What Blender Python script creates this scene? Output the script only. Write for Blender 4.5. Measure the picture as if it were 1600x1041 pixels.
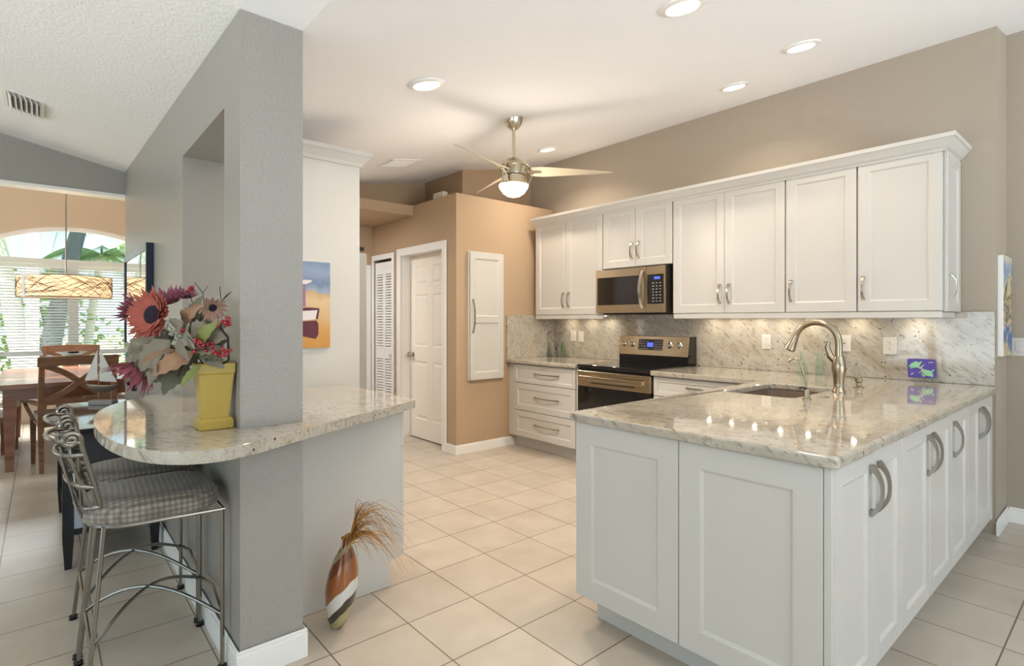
import bpy, bmesh, math, random
from mathutils import Vector, Matrix
from mathutils.geometry import tessellate_polygon
random.seed(7)
sc = bpy.context.scene
for o in list(bpy.data.objects): bpy.data.objects.remove(o)
COL = sc.collection
PI = math.pi

# ---------------------------------------------------------------- camera
CAM_H = 1.31
YAW = math.radians(49.27)            # angle of the view direction away from +X
cam = bpy.data.cameras.new('camera'); camo = bpy.data.objects.new('camera', cam); COL.objects.link(camo)
cam.sensor_width = 36.0; cam.sensor_fit = 'HORIZONTAL'
cam.lens = 853.4/1600*36.0
cam.shift_x = 0.0
cam.shift_y = -(520.5-501.0)/1600
cam.clip_start = .05; cam.clip_end = 300
camo.location = (0, 0, CAM_H)
camo.rotation_euler = (PI/2, 0, YAW-PI/2)
sc.camera = camo

# ---------------------------------------------------------------- view, world, daylight
sc.view_settings.view_transform = 'Standard'
sc.view_settings.look = 'None'
sc.view_settings.gamma = 1.0
sc.view_settings.exposure = 0.56
sc.view_settings.use_curve_mapping = False
w = bpy.data.worlds.new('World'); sc.world = w; w.use_nodes = True
nt = w.node_tree; nt.nodes.clear()
wo = nt.nodes.new('ShaderNodeOutputWorld'); bg = nt.nodes.new('ShaderNodeBackground')
tc = nt.nodes.new('ShaderNodeTexCoord'); sp = nt.nodes.new('ShaderNodeSeparateXYZ')
rp = nt.nodes.new('ShaderNodeValToRGB')
rp.color_ramp.elements[0].position = .0; rp.color_ramp.elements[0].color = (.66, .88, .98, 1)
rp.color_ramp.elements[1].position = .5; rp.color_ramp.elements[1].color = (.38, .68, .92, 1)
nt.links.new(tc.outputs['Generated'], sp.inputs[0]); nt.links.new(sp.outputs['Z'], rp.inputs[0])
nt.links.new(rp.outputs[0], bg.inputs[0]); nt.links.new(bg.outputs[0], wo.inputs[0])
bg.inputs[1].default_value = 1.2

def area_light(name, loc, target, sx, sy, power, color, spread=PI):
    l = bpy.data.lights.new(name, 'AREA'); l.shape = 'RECTANGLE'; l.size = sx; l.size_y = sy
    l.energy = power; l.color = color; l.spread = spread
    o = bpy.data.objects.new(name, l); COL.objects.link(o); o.location = loc
    d = Vector(target)-Vector(loc); o.rotation_euler = d.to_track_quat('-Z', 'Y').to_euler()
    return o
sun = bpy.data.lights.new('sun', 'SUN'); sun.energy = 15.0; sun.angle = .01; sun.color = (1, .95, .86)
suno = bpy.data.objects.new('sun', sun); COL.objects.link(suno)
suno.rotation_euler = Vector((.30, .38, -.88)).to_track_quat('-Z', 'Y').to_euler()
# daylight through the sliding doors behind the camera and on the living-room side
area_light('daylight_rear', (1.2, -3.7, .6), (1.5, -2.5, 2.8), 5.0, 1.6, 132, (.82, .90, 1.0), 2.1)
area_light('daylight_left', (-4.0, 1.0, .9), (-2.4, 1.6, 2.6), 5.0, 1.6, 50, (.84, .92, 1.0), 2.1)
area_light('daylight_dining', (0.37, 9.0, 1.95), (.3, 7.9, .2), 2.2, .5, 45, (.95, .98, 1.0), 1.4)
area_light('dining_side_fill', (-3.0, 7.6, 1.4), (.4, 8.6, 1.7), 2.2, 1.8, 11, (.97, .98, 1.0), 2.2)  # unseen fill light, added to brighten the dining-room walls
WARM = (1.0, .85, .68)

# ---------------------------------------------------------------- materials
def newmat(name):
    m = bpy.data.materials.new(name); m.use_nodes = True
    return m, m.node_tree.nodes, m.node_tree.links, m.node_tree.nodes['Principled BSDF']
def rgb(r, g, b):
    f = lambda c: (c/255/12.92) if c/255 <= .04045 else ((c/255+.055)/1.055)**2.4
    return (f(r), f(g), f(b), 1)
def mat(name, col, rough=.5, metal=0, spec=.5, coat=0, bump=0, bscale=60, bdetail=3, var=0, vscale=3,
        trans=0, ior=1.45, emis=None, estr=0, alpha=1, sheen=0, bdist=.01):
    m, N, L, P = newmat(name)
    c = rgb(*col)
    P.inputs['Base Color'].default_value = c
    P.inputs['Roughness'].default_value = rough; P.inputs['Metallic'].default_value = metal
    P.inputs['Specular IOR Level'].default_value = spec; P.inputs['Coat Weight'].default_value = coat
    P.inputs['Coat Roughness'].default_value = .05
    P.inputs['Transmission Weight'].default_value = trans; P.inputs['IOR'].default_value = ior
    P.inputs['Alpha'].default_value = alpha; P.inputs['Sheen Weight'].default_value = sheen
    if emis: P.inputs['Emission Color'].default_value = rgb(*emis); P.inputs['Emission Strength'].default_value = estr
    t = N.new('ShaderNodeTexCoord')
    n0 = N.new('ShaderNodeTexNoise'); n0.inputs['Scale'].default_value = vscale; n0.inputs['Detail'].default_value = 4
    L.new(t.outputs['Object'], n0.inputs[0])
    hs = N.new('ShaderNodeHueSaturation'); mr = N.new('ShaderNodeMapRange')
    v = var if var else .02
    mr.inputs[3].default_value = 1-v; mr.inputs[4].default_value = 1+v
    hs.inputs['Color'].default_value = c
    L.new(n0.outputs[0], mr.inputs[0]); L.new(mr.outputs[0], hs.inputs['Value']); L.new(hs.outputs[0], P.inputs['Base Color'])
    if bump:
        n = N.new('ShaderNodeTexNoise'); n.inputs['Scale'].default_value = bscale; n.inputs['Detail'].default_value = bdetail
        b = N.new('ShaderNodeBump'); b.inputs['Strength'].default_value = bump; b.inputs['Distance'].default_value = bdist
        L.new(t.outputs['Object'], n.inputs[0]); L.new(n.outputs[0], b.inputs['Height']); L.new(b.outputs[0], P.inputs['Normal'])
    return m
def knock(name, col, rough=.6, strength=.5, scale=45, spec=.5):
    """painted plaster with a knock-down texture"""
    m, N, L, P = newmat(name)
    P.inputs['Base Color'].default_value = rgb(*col); P.inputs['Roughness'].default_value = rough
    P.inputs['Specular IOR Level'].default_value = spec
    t = N.new('ShaderNodeTexCoord'); n = N.new('ShaderNodeTexNoise'); n.inputs['Scale'].default_value = scale
    n.inputs['Detail'].default_value = 2; r = N.new('ShaderNodeValToRGB')
    r.color_ramp.elements[0].position = .45; r.color_ramp.elements[1].position = .60
    b = N.new('ShaderNodeBump'); b.inputs['Strength'].default_value = strength; b.inputs['Distance'].default_value = .004
    L.new(t.outputs['Object'], n.inputs[0]); L.new(n.outputs[0], r.inputs[0]); L.new(r.outputs[0], b.inputs['Height'])
    L.new(b.outputs[0], P.inputs['Normal'])
    return m
def granite():
    m, N, L, P = newmat('granite')
    t = N.new('ShaderNodeTexCoord')
    s = Vector((.28, -.76, -.58)).normalized(); u = s.cross(Vector((0, 0, 1))).normalized(); v = s.cross(u).normalized()
    def dots(k1, k2, k3):
        c = N.new('ShaderNodeCombineXYZ')
        for i, (vec, k) in enumerate(((s, k1), (u, k2), (v, k3))):
            d = N.new('ShaderNodeVectorMath'); d.operation = 'DOT_PRODUCT'; d.inputs[1].default_value = vec*k
            L.new(t.outputs['Object'], d.inputs[0]); L.new(d.outputs['Value'], c.inputs[i])
        return c
    def noise(vec, sc_, det=4, ro=.55, dist=0):
        n = N.new('ShaderNodeTexNoise'); n.inputs['Scale'].default_value = sc_; n.inputs['Detail'].default_value = det
        n.inputs['Roughness'].default_value = ro; n.inputs['Distortion'].default_value = dist
        L.new(vec, n.inputs[0]); return n
    def ramp(src, stops):
        r = N.new('ShaderNodeValToRGB'); e = r.color_ramp.elements
        e[0].position, e[0].color = stops[0]; e[1].position, e[1].color = stops[-1]
        for p, c in stops[1:-1]:
            q = e.new(p); q.color = c
        L.new(src, r.inputs[0]); return r
    def mix(a, b, fac, mode='MIX'):
        x = N.new('ShaderNodeMix'); x.data_type = 'RGBA'; x.blend_type = mode
        L.new(fac, x.inputs[0])
        if isinstance(a, tuple): x.inputs[6].default_value = a
        else: L.new(a, x.inputs[6])
        if isinstance(b, tuple): x.inputs[7].default_value = b
        else: L.new(b, x.inputs[7])
        return x.outputs[2]
    big = noise(dots(1.0, 5, 5).outputs[0], 1.3, 4)
    base = ramp(big.outputs[0], [(.3, rgb(178, 169, 154)), (.5, rgb(192, 184, 170)), (.7, rgb(170, 157, 136))])
    st = noise(dots(2.8, 52, 52).outputs[0], 1.0, 5, .6, .3)
    stf = ramp(st.outputs[0], [(.53, (0, 0, 0, 1)), (.66, (.7, .7, .7, 1)), (.76, (1, 1, 1, 1))])
    c1 = mix(base.outputs[0], rgb(132, 122, 108), stf.outputs[0])
    st2 = noise(dots(6, 120, 120).outputs[0], 1.0, 3, .6, .2)
    sf2 = ramp(st2.outputs[0], [(.62, (0, 0, 0, 1)), (.70, (.8, .8, .8, 1))])
    c2 = mix(c1, rgb(120, 104, 88), sf2.outputs[0])
    fine = noise(t.outputs['Object'], 170, 2)
    ff = ramp(fine.outputs[0], [(.35, (.84, .83, .82, 1)), (.65, (1, 1, 1, 1))])
    one = N.new('ShaderNodeValue'); one.outputs[0].default_value = 1
    c3 = mix(c2, ff.outputs[0], one.outputs[0], 'MULTIPLY')
    vo = N.new('ShaderNodeTexVoronoi'); vo.inputs['Scale'].default_value = 17; L.new(t.outputs['Object'], vo.inputs[0])
    vf = ramp(vo.outputs['Distance'], [(.07, (1, 1, 1, 1)), (.11, (0, 0, 0, 1))])
    c4 = mix(c3, rgb(60, 50, 48), vf.outputs[0])
    L.new(c4, P.inputs['Base Color'])
    P.inputs['Roughness'].default_value = .06; P.inputs['Specular IOR Level'].default_value = .75
    P.inputs['Coat Weight'].default_value = .3; P.inputs['Coat Roughness'].default_value = .03
    return m
def tiles():
    m, N, L, P = newmat('floor_tile')
    t = N.new('ShaderNodeTexCoord'); mp = N.new('ShaderNodeMapping')
    T = .3427
    mp.inputs['Location'].default_value = (-1.8865/T+20, -.3721/T+20, 0); mp.inputs['Scale'].default_value = (1/T, 1/T, 1)
    L.new(t.outputs['Object'], mp.inputs[0])
    br = N.new('ShaderNodeTexBrick'); br.offset = 0; br.squash = 1
    br.inputs['Scale'].default_value = 1; br.inputs['Brick Width'].default_value = 1; br.inputs['Row Height'].default_value = 1
    br.inputs['Mortar Size'].default_value = .009; br.inputs['Mortar Smooth'].default_value = .2; br.inputs['Bias'].default_value = 0
    br.inputs['Color1'].default_value = rgb(198, 187, 172); br.inputs['Color2'].default_value = rgb(190, 179, 164)
    br.inputs['Mortar'].default_value = rgb(116, 102, 84)
    L.new(mp.outputs[0], br.inputs[0])
    n = N.new('ShaderNodeTexNoise'); n.inputs['Scale'].default_value = 4.5; n.inputs['Detail'].default_value = 6
    L.new(t.outputs['Object'], n.inputs[0])
    r = N.new('ShaderNodeValToRGB'); r.color_ramp.elements[0].position = .3; r.color_ramp.elements[0].color = (.86, .84, .81, 1)
    r.color_ramp.elements[1].position = .66; r.color_ramp.elements[1].color = (1, 1, 1, 1)
    L.new(n.outputs[0], r.inputs[0])
    x = N.new('ShaderNodeMix'); x.data_type = 'RGBA'; x.blend_type = 'MULTIPLY'; x.inputs[0].default_value = 1
    L.new(br.outputs['Color'], x.inputs[6]); L.new(r.outputs[0], x.inputs[7]); L.new(x.outputs[2], P.inputs['Base Color'])
    n2 = N.new('ShaderNodeTexNoise'); n2.inputs['Scale'].default_value = 14; n2.inputs['Detail'].default_value = 5
    L.new(t.outputs['Object'], n2.inputs[0])
    ma = N.new('ShaderNodeMath'); ma.operation = 'MULTIPLY_ADD'; ma.inputs[1].default_value = -.6
    L.new(br.outputs['Fac'], ma.inputs[0]); L.new(n2.outputs[0], ma.inputs[2])
    b = N.new('ShaderNodeBump'); b.inputs['Strength'].default_value = .35; b.inputs['Distance'].default_value = .004
    L.new(ma.outputs[0], b.inputs['Height']); L.new(b.outputs[0], P.inputs['Normal'])
    P.inputs['Roughness'].default_value = .34; P.inputs['Specular IOR Level'].default_value = .5
    return m
def seat_fabric():
    m, N, L, P = newmat('woven_seat_fabric')
    t = N.new('ShaderNodeTexCoord'); mp = N.new('ShaderNodeMapping'); mp.inputs['Scale'].default_value = (56, 56, 56)
    mp.inputs['Rotation'].default_value = (0, 0, .05)
    L.new(t.outputs['Object'], mp.inputs[0])
    vo = N.new('ShaderNodeTexVoronoi'); vo.inputs['Scale'].default_value = 1; vo.inputs['Randomness'].default_value = .12
    L.new(mp.outputs[0], vo.inputs[0])
    r = N.new('ShaderNodeValToRGB'); e = r.color_ramp.elements
    e[0].position = .12; e[0].color = rgb(158, 149, 136); e[1].position = .75; e[1].color = rgb(84, 77, 71)
    q = e.new(.42); q.color = rgb(128, 118, 106)
    L.new(vo.outputs['Distance'], r.inputs[0]); L.new(r.outputs[0], P.inputs['Base Color'])
    b = N.new('ShaderNodeBump'); b.invert = True; b.inputs['Strength'].default_value = .6; b.inputs['Distance'].default_value = .003
    L.new(vo.outputs['Distance'], b.inputs['Height']); L.new(b.outputs[0], P.inputs['Normal'])
    P.inputs['Roughness'].default_value = .6; P.inputs['Sheen Weight'].default_value = .3
    return m
def wood(name, c1, c2, rough=.35, sc_=(3, 30, 30)):
    m, N, L, P = newmat(name)
    t = N.new('ShaderNodeTexCoord'); mp = N.new('ShaderNodeMapping'); mp.inputs['Scale'].default_value = sc_
    n = N.new('ShaderNodeTexNoise'); n.inputs['Scale'].default_value = 1; n.inputs['Detail'].default_value = 5; n.inputs['Distortion'].default_value = .6
    r = N.new('ShaderNodeValToRGB'); r.color_ramp.elements[0].position = .3; r.color_ramp.elements[0].color = rgb(*c1)
    r.color_ramp.elements[1].position = .7; r.color_ramp.elements[1].color = rgb(*c2)
    L.new(t.outputs['Object'], mp.inputs[0]); L.new(mp.outputs[0], n.inputs[0]); L.new(n.outputs[0], r.inputs[0])
    L.new(r.outputs[0], P.inputs['Base Color']); P.inputs['Roughness'].default_value = rough
    return m
def brushed(name, col, rough=.28, sc_=(2, 2, 220)):
    m, N, L, P = newmat(name)
    P.inputs['Base Color'].default_value = rgb(*col); P.inputs['Metallic'].default_value = 1
    t = N.new('ShaderNodeTexCoord'); mp = N.new('ShaderNodeMapping'); mp.inputs['Scale'].default_value = sc_
    n = N.new('ShaderNodeTexNoise'); n.inputs['Scale'].default_value = 1; n.inputs['Detail'].default_value = 3
    mr = N.new('ShaderNodeMapRange'); mr.inputs[3].default_value = rough*.75; mr.inputs[4].default_value = rough*1.3
    L.new(t.outputs['Object'], mp.inputs[0]); L.new(mp.outputs[0], n.inputs[0]); L.new(n.outputs[0], mr.inputs[0])
    L.new(mr.outputs[0], P.inputs['Roughness'])
    return m
M = {}
M['greige'] = knock('greige_wall_paint', (174, 162, 146), .7, .15, 90, .3)
M['greige_gloss'] = knock('greige_textured_wall_paint', (154, 149, 141), .33, .3, 120, .65)
M['tan'] = knock('greige_paint_warm_light', (182, 156, 127), .7, .12, 90, .3)  # same greige wall paint, with the warm kitchen light put into its colour
M['peach'] = knock('peach_wall_paint', (200, 182, 158), .7, .2, 60, .3)
M['darkgrey'] = knock('grey_header_paint', (160, 156, 148), .75, .3, 60, .2)
M['ceiling'] = knock('ceiling_paint', (246, 244, 240), .8, .35, 60, .3)
M['ceiling_smooth'] = mat('smooth_ceiling_paint', (248, 248, 250), .85, bump=.1, bscale=90)
M['trim'] = mat('white_trim_paint', (238, 235, 230), .35)
M['cab'] = mat('white_cabinet_paint', (203, 199, 192), .32, bump=.04, bscale=30)
M['door'] = mat('white_door_paint', (244, 234, 220), .35)
M['granite'] = granite()
M['tile'] = tiles()
M['nickel'] = brushed('brushed_nickel', (186, 178, 166), .25)
M['faucet'] = brushed('warm_brushed_nickel', (172, 156, 134), .24)
M['pull'] = mat('matte_nickel_pull', (158, 153, 144), .38, metal=.85)
M['steel'] = brushed('stainless_steel', (196, 176, 146), .22)
M['steel_h'] = brushed('polished_steel', (215, 210, 202), .14)
M['iron'] = mat('burnished_steel_rod', (150, 145, 137), .24, metal=1)
M['fannickel'] = brushed('fan_nickel', (206, 196, 176), .2, (2, 2, 60))
M['black'] = mat('black_enamel', (16, 15, 15), .25)
M['glassblack'] = mat('black_glass', (10, 9, 9), .05, spec=.8, coat=.6)
M['oven_win'] = mat('oven_window_glass', (26, 20, 16), .06, spec=.8, coat=.5)
M['dark_side'] = mat('dark_grey_side_metal', (62, 56, 50), .35, metal=.4)
M['blade'] = mat('fan_blade_champagne', (212, 200, 176), .28, metal=.25)
M['globe'] = mat('opal_glass_lit', (255, 250, 240), .3, emis=(255, 242, 218), estr=4.0)
M['lens'] = mat('lamp_lens_lit', (255, 250, 240), .3, emis=(255, 244, 224), estr=7.0)
M['puck'] = mat('puck_lens_lit', (255, 250, 240), .3, emis=(255, 236, 205), estr=40.0)
M['plastic'] = mat('white_plastic', (214, 208, 198), .35)
M['slot'] = mat('outlet_slot_grey', (120, 112, 102), .5)
M['display'] = mat('blue_display', (40, 50, 160), .3, emis=(90, 110, 255), estr=.8)
M['legend'] = mat('key_legend', (170, 160, 150), .4)
M['sinksteel'] = mat('composite_sink', (118, 100, 84), .35, spec=.5)
M['fridge'] = mat('fridge_steel', (168, 164, 156), .35, metal=.35)
M['oak'] = wood('chair_cherry_wood', (112, 76, 54), (142, 102, 76), .3)
M['tablewood'] = wood('table_cherry_wood', (118, 74, 54), (150, 102, 78), .16, (2, 14, 14))
M['cushion'] = mat('cream_cushion_fabric', (214, 204, 192), .8, bump=.2, bscale=200)
M['darkwood'] = mat('black_brown_lacquer', (30, 28, 32), .18, spec=.5)
M['consoletop'] = mat('gloss_black_table_top', (36, 34, 38), .05, spec=1.0, coat=1)
M['mirrorpanel'] = mat('pale_blue_mirror_panel', (178, 186, 200), .12, metal=.75)
M['seat'] = seat_fabric()
M['mirror'] = mat('mirror_glass', (232, 236, 238), .02, metal=1)
M['frame'] = mat('navy_black_frame', (24, 30, 48), .25)
M['blackplastic'] = mat('black_plastic', (22, 20, 20), .4)
M['yellow'] = mat('mustard_glaze', (176, 148, 62), .3, bump=.1, bscale=20, var=.08, vscale=8)
M['rope'] = mat('black_twig', (30, 24, 22), .7)
M['blindslat'] = mat('white_blind_slat', (240, 240, 238), .5)
P_ = M['blindslat'].node_tree; tr_ = P_.nodes.new('ShaderNodeBsdfTranslucent'); tr_.inputs[0].default_value = (.9, .9, .88, 1); ms_ = P_.nodes.new('ShaderNodeMixShader'); ms_.inputs[0].default_value = .5
P_.links.new(P_.nodes['Principled BSDF'].outputs[0], ms_.inputs[1]); P_.links.new(tr_.outputs[0], ms_.inputs[2]); P_.links.new(ms_.outputs[0], P_.nodes['Material Output'].inputs[0])
M['glass'] = mat('clear_window_glass', (255, 255, 255), 0, trans=1, ior=1.02)
M['greenglass'] = mat('pale_green_glass', (240, 250, 243), .02, trans=1, ior=1.2)
M['clearglass'] = mat('clear_glass', (250, 253, 252), .02, trans=1, ior=1.2)
# ---------------------------------------------------------------- mesh helpers
class MB:
    """collects geometry for ONE mesh object"""
    def __init__(s): s.bm = bmesh.new()
    def quad(s, *p):
        vs = [s.bm.verts.new(q) for q in p]
        try: return s.bm.faces.new(vs)
        except ValueError: return None
    def box(s, x0, x1, y0, y1, z0, z1, mtx=None):
        c = [(x0, y0, z0), (x1, y0, z0), (x1, y1, z0), (x0, y1, z0), (x0, y0, z1), (x1, y0, z1), (x1, y1, z1), (x0, y1, z1)]
        if mtx is not None: c = [mtx @ Vector(q) for q in c]
        v = [s.bm.verts.new(q) for q in c]
        for f in ((0, 3, 2, 1), (4, 5, 6, 7), (0, 1, 5, 4), (1, 2, 6, 5), (2, 3, 7, 6), (3, 0, 4, 7)):
            s.bm.faces.new([v[i] for i in f])
        return s
    def prism(s, outer, z0, z1, holes=(), mtx=None):
        loops = [list(outer)]+[list(h) for h in holes]
        flat = [p for l in loops for p in l]
        T = (lambda q: mtx @ Vector(q)) if mtx is not None else (lambda q: Vector(q))
        lo = [s.bm.verts.new(T((p[0], p[1], z0))) for p in flat]; hi = [s.bm.verts.new(T((p[0], p[1], z1))) for p in flat]
        tri = tessellate_polygon([[Vector((p[0], p[1], 0)) for p in l] for l in loops])
        for a, b, c in tri:
            for vv in (hi, lo):
                try: s.bm.faces.new((vv[a], vv[b], vv[c]))
                except ValueError: pass
        k = 0
        for l in loops:
            n = len(l)
            for i in range(n):
                a, b = k+i, k+(i+1) % n
                s.bm.faces.new((lo[a], lo[b], hi[b], hi[a]))
            k += n
        return s
    def tube(s, pts, r, seg=8, caps=True, closed=False):
        pts = [Vector(p) for p in pts]; n = len(pts)
        R = r if isinstance(r, (list, tuple)) else [r]*n
        prev = None; rings = []
        for i, p in enumerate(pts):
            if closed: t = pts[(i+1) % n]-pts[i-1]
            else: t = pts[min(i+1, n-1)]-pts[max(i-1, 0)]
            t.normalize()
            if prev is None:
                a = Vector((0, 0, 1)) if abs(t.z) < .9 else Vector((1, 0, 0))
                nrm = t.cross(a).normalized()
            else:
                nrm = prev-t*prev.dot(t)
                nrm = nrm.normalized() if nrm.length > 1e-6 else t.orthogonal().normalized()
            prev = nrm; bn = t.cross(nrm)
            rings.append([s.bm.verts.new(p+(nrm*math.cos(2*PI*k/seg)+bn*math.sin(2*PI*k/seg))*R[i]) for k in range(seg)])
        m = n if closed else n-1
        for i in range(m):
            A, B = rings[i], rings[(i+1) % n]
            for k in range(seg): s.bm.faces.new((A[k], A[(k+1) % seg], B[(k+1) % seg], B[k]))
        if caps and not closed:
            s.bm.faces.new(rings[0][::-1]); s.bm.faces.new(rings[-1])
        return s
    def strip(s, pts, side, widths, th):
        """rectangular section swept along pts; side = constant width direction"""
        pts = [Vector(p) for p in pts]; side = Vector(side).normalized(); n = len(pts); rings = []
        W = widths if isinstance(widths, (list, tuple)) else [widths]*n
        TH = th if isinstance(th, (list, tuple)) else [th]*n
        for i, p in enumerate(pts):
            t = (pts[min(i+1, n-1)]-pts[max(i-1, 0)]).normalized(); nn = side.cross(t).normalized()
            a = side*W[i]/2; b = nn*TH[i]/2
            rings.append([s.bm.verts.new(q) for q in (p-a-b, p+a-b, p+a+b, p-a+b)])
        for i in range(n-1):
            for k in range(4): s.bm.faces.new((rings[i][k], rings[i][(k+1) % 4], rings[i+1][(k+1) % 4], rings[i+1][k]))
        s.bm.faces.new(rings[0][::-1]); s.bm.faces.new(rings[-1])
        return s
    def lathe(s, prof, c=(0, 0, 0), seg=24, axis='z', mtx=None, sx=1, sy=1, caps=None):
        c = Vector(c); rings = []
        if caps is None: caps = not (abs(prof[0][0]-prof[-1][0]) < 1e-6 and prof[0][0] > 1e-3)
        for r, z in prof:
            ring = []
            for k in range(seg):
                a = 2*PI*k/seg; p = Vector((r*math.cos(a)*sx, r*math.sin(a)*sy, z))
                if axis == 'x': p = Vector((z, p.x, p.y))
                elif axis == 'y': p = Vector((p.x, z, p.y))
                if mtx is not None: p = mtx @ p
                ring.append(s.bm.verts.new(c+p))
            rings.append(ring)
        for A, B in zip(rings, rings[1:]):
            for k in range(seg): s.bm.faces.new((A[k], A[(k+1) % seg], B[(k+1) % seg], B[k]))
        if caps and prof[0][0] > 1e-5: s.bm.faces.new(rings[0][::-1])
        if caps and prof[-1][0] > 1e-5: s.bm.faces.new(rings[-1])
        return s
    def sphere(s, c, r, seg=12, rings=8, sz=1):
        prof = [(max(r*math.sin(PI*i/rings), 1e-6), -r*sz*math.cos(PI*i/rings)) for i in range(rings+1)]
        return s.lathe(prof, c, seg)
    def shift(s, d):
        for v in s.bm.verts: v.co += Vector(d)
        return s
def kids_loc(p):
    v = Vector((0, 0, 0))
    while p is not None: v += p.location; p = p.parent
    return v
def build(name, mb, m, parent=None, smooth=False, bevel=0, seg=2, world=True, weld=True, angle=.6):
    """link ONE mesh object; with world=True the geometry is in world coordinates and is moved under its parent"""
    me = bpy.data.meshes.new(name)
    if weld: bmesh.ops.remove_doubles(mb.bm, verts=mb.bm.verts, dist=1e-5)
    bmesh.ops.recalc_face_normals(mb.bm, faces=mb.bm.faces)
    if parent is not None and world:
        k = kids_loc(parent)
        for v in mb.bm.verts: v.co -= k
    mb.bm.to_mesh(me); mb.bm.free()
    me.materials.append(m if not isinstance(m, str) else M[m])
    o = bpy.data.objects.new(name, me); COL.objects.link(o)
    if parent is not None: o.parent = parent
    if smooth:
        for p in me.polygons: p.use_smooth = True
        try: me.set_sharp_from_angle(angle=angle)
        except Exception: pass
    if bevel:
        b = o.modifiers.new('bevel', 'BEVEL'); b.width = bevel; b.segments = seg; b.limit_method = 'ANGLE'; b.angle_limit = .6
        b.harden_normals = False
    return o
def tag(o, label=None, cat=None, group=None, kind=None):
    if label: o['label'] = label
    if cat: o['category'] = cat
    if group: o['group'] = group
    if kind: o['kind'] = kind
    return o
def thing(name, label, cat, loc=(0, 0, 0), rz=0, group=None):
    o = bpy.data.objects.new(name, None); COL.objects.link(o); o.empty_display_size = .05
    o.location = loc; o.rotation_euler = (0, 0, rz)
    return tag(o, label, cat, group)
def struct(name, mb, m, parent=None, **k):
    o = build(name, mb, m, parent, **k)
    if parent is None: o['kind'] = 'structure'
    return o
def dup(root, loc=None, rz=None, label=None, group=None):
    def cp(o, par):
        c = o.copy(); COL.objects.link(c); c.parent = par
        for ch in [q for q in bpy.data.objects if q.parent == o]: cp(ch, c)
        return c
    r = cp(root, None)
    if loc is not None: r.location = loc
    if rz is not None: r.rotation_euler = (0, 0, rz)
    if label: r['label'] = label
    if group: r['group'] = group
    return r
def rect(x0, x1, y0, y1, r=.0, n=5):
    if r <= 0: return [(x0, y0), (x1, y0), (x1, y1), (x0, y1)]
    out = []
    for cx, cy, a0 in ((x1-r, y0+r, -PI/2), (x1-r, y1-r, 0), (x0+r, y1-r, PI/2), (x0+r, y0+r, PI)):
        for k in range(n+1):
            a = a0+PI/2*k/n; out.append((cx+r*math.cos(a), cy+r*math.sin(a)))
    return out
# ================================================================ THE SETTING
WX = 4.41          # kitchen cabinet wall plane
CZ = .91           # worktop height
def kceil(x): return 2.42+.183*(max(x, .772)-.66)
def lceil(x, y): return 2.42+.041*max(0, y-2.148)-.21*(min(x, .546)-.66)

b = MB(); b.box(-6, 7, -5, 11.0, -.08, 0); struct('floor', b, 'tile')

# kitchen ceiling slopes up to the right, living-room ceiling slopes up to the left
b = MB()
x0, x1 = .772, 5.6
zs = [kceil(x0), kceil(x1)]
b.quad((x0, -5, zs[0]), (x1, -5, zs[1]), (x1, 6.3, zs[1]), (x0, 6.3, zs[0]))
b.quad((x0, -5, zs[0]+.06), (x1, -5, zs[1]+.06), (x1, 6.3, zs[1]+.06), (x0, 6.3, zs[0]+.06))
b.quad((.546, -5, lceil(.546, 0)), (.772, -5, kceil(.772)), (.772, 2.2, kceil(.772)), (.546, 2.2, lceil(.546, 0)))
struct('ceiling', b, 'ceiling_smooth')
b = MB()
for y0, y1 in ((-5, 2.148), (2.148, 5.78)):
    for xa, xb in ((-3.2, .546),):
        b.quad((xa, y0, lceil(xa, y0)), (xb, y0, lceil(xb, y0)), (xb, y1, lceil(xb, y1)), (xa, y1, lceil(xa, y1)))
    b.quad((-6, y0, lceil(-3.2, y0)), (-3.2, y0, lceil(-3.2, y0)), (-3.2, y1, lceil(-3.2, y1)), (-6, y1, lceil(-3.2, y1)))
struct('ceiling_living', b, 'ceiling')

# right: kitchen wall, its end and the wall beyond
def top_box(b, x0, x1, y0, y1, z0, f, lift=.02):
    c = [(x0, y0), (x1, y0), (x1, y1), (x0, y1)]
    lo = [b.bm.verts.new((x, y, z0)) for x, y in c]; hi = [b.bm.verts.new((x, y, f(x, y)+lift)) for x, y in c]
    b.bm.faces.new(lo[::-1]); b.bm.faces.new(hi)
    for i in range(4): b.bm.faces.new((lo[i], lo[(i+1) % 4], hi[(i+1) % 4], hi[i]))
kc = lambda x, y: kceil(x)
lc = lambda x, y: lceil(x, y)
b = MB(); top_box(b, WX, 4.78, .597, 4.78, 0, kc); top_box(b, 4.78, 4.95, .597, 4.78, 0, kc); struct('wall_right', b, 'greige')
b = MB(); top_box(b, 4.78, 4.95, -5, .597, 0, kc); struct('wall_right_living', b, 'greige')
# pantry block with door openings, plant ledge on top
PX, PY, PT = 3.055, 4.379, 2.556
b = MB()
b.box(PX, WX, PY, 4.60, 0, PT); b.box(PX, 3.30, 4.60, 5.46, 2.045, PT); b.box(PX, 3.30, 5.46, 5.65, 0, PT)
b.box(PX, 3.30, 5.65, 6.11, 2.05, PT); b.box(PX, 3.30, 6.11, 6.30, 0, PT); b.box(3.30, WX, 4.60, 6.30, 0, PT)
struct('wall_pantry', b, 'tan')
b = MB(); top_box(b, 3.415, 4.41, 4.78, 4.95, PT, kc); top_box(b, 3.415, 3.6, 4.95, 5.53, PT, kc)
top_box(b, .772, 3.6, 5.53, 5.7, PT, kc); struct('wall_back', b, 'tan')
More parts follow.
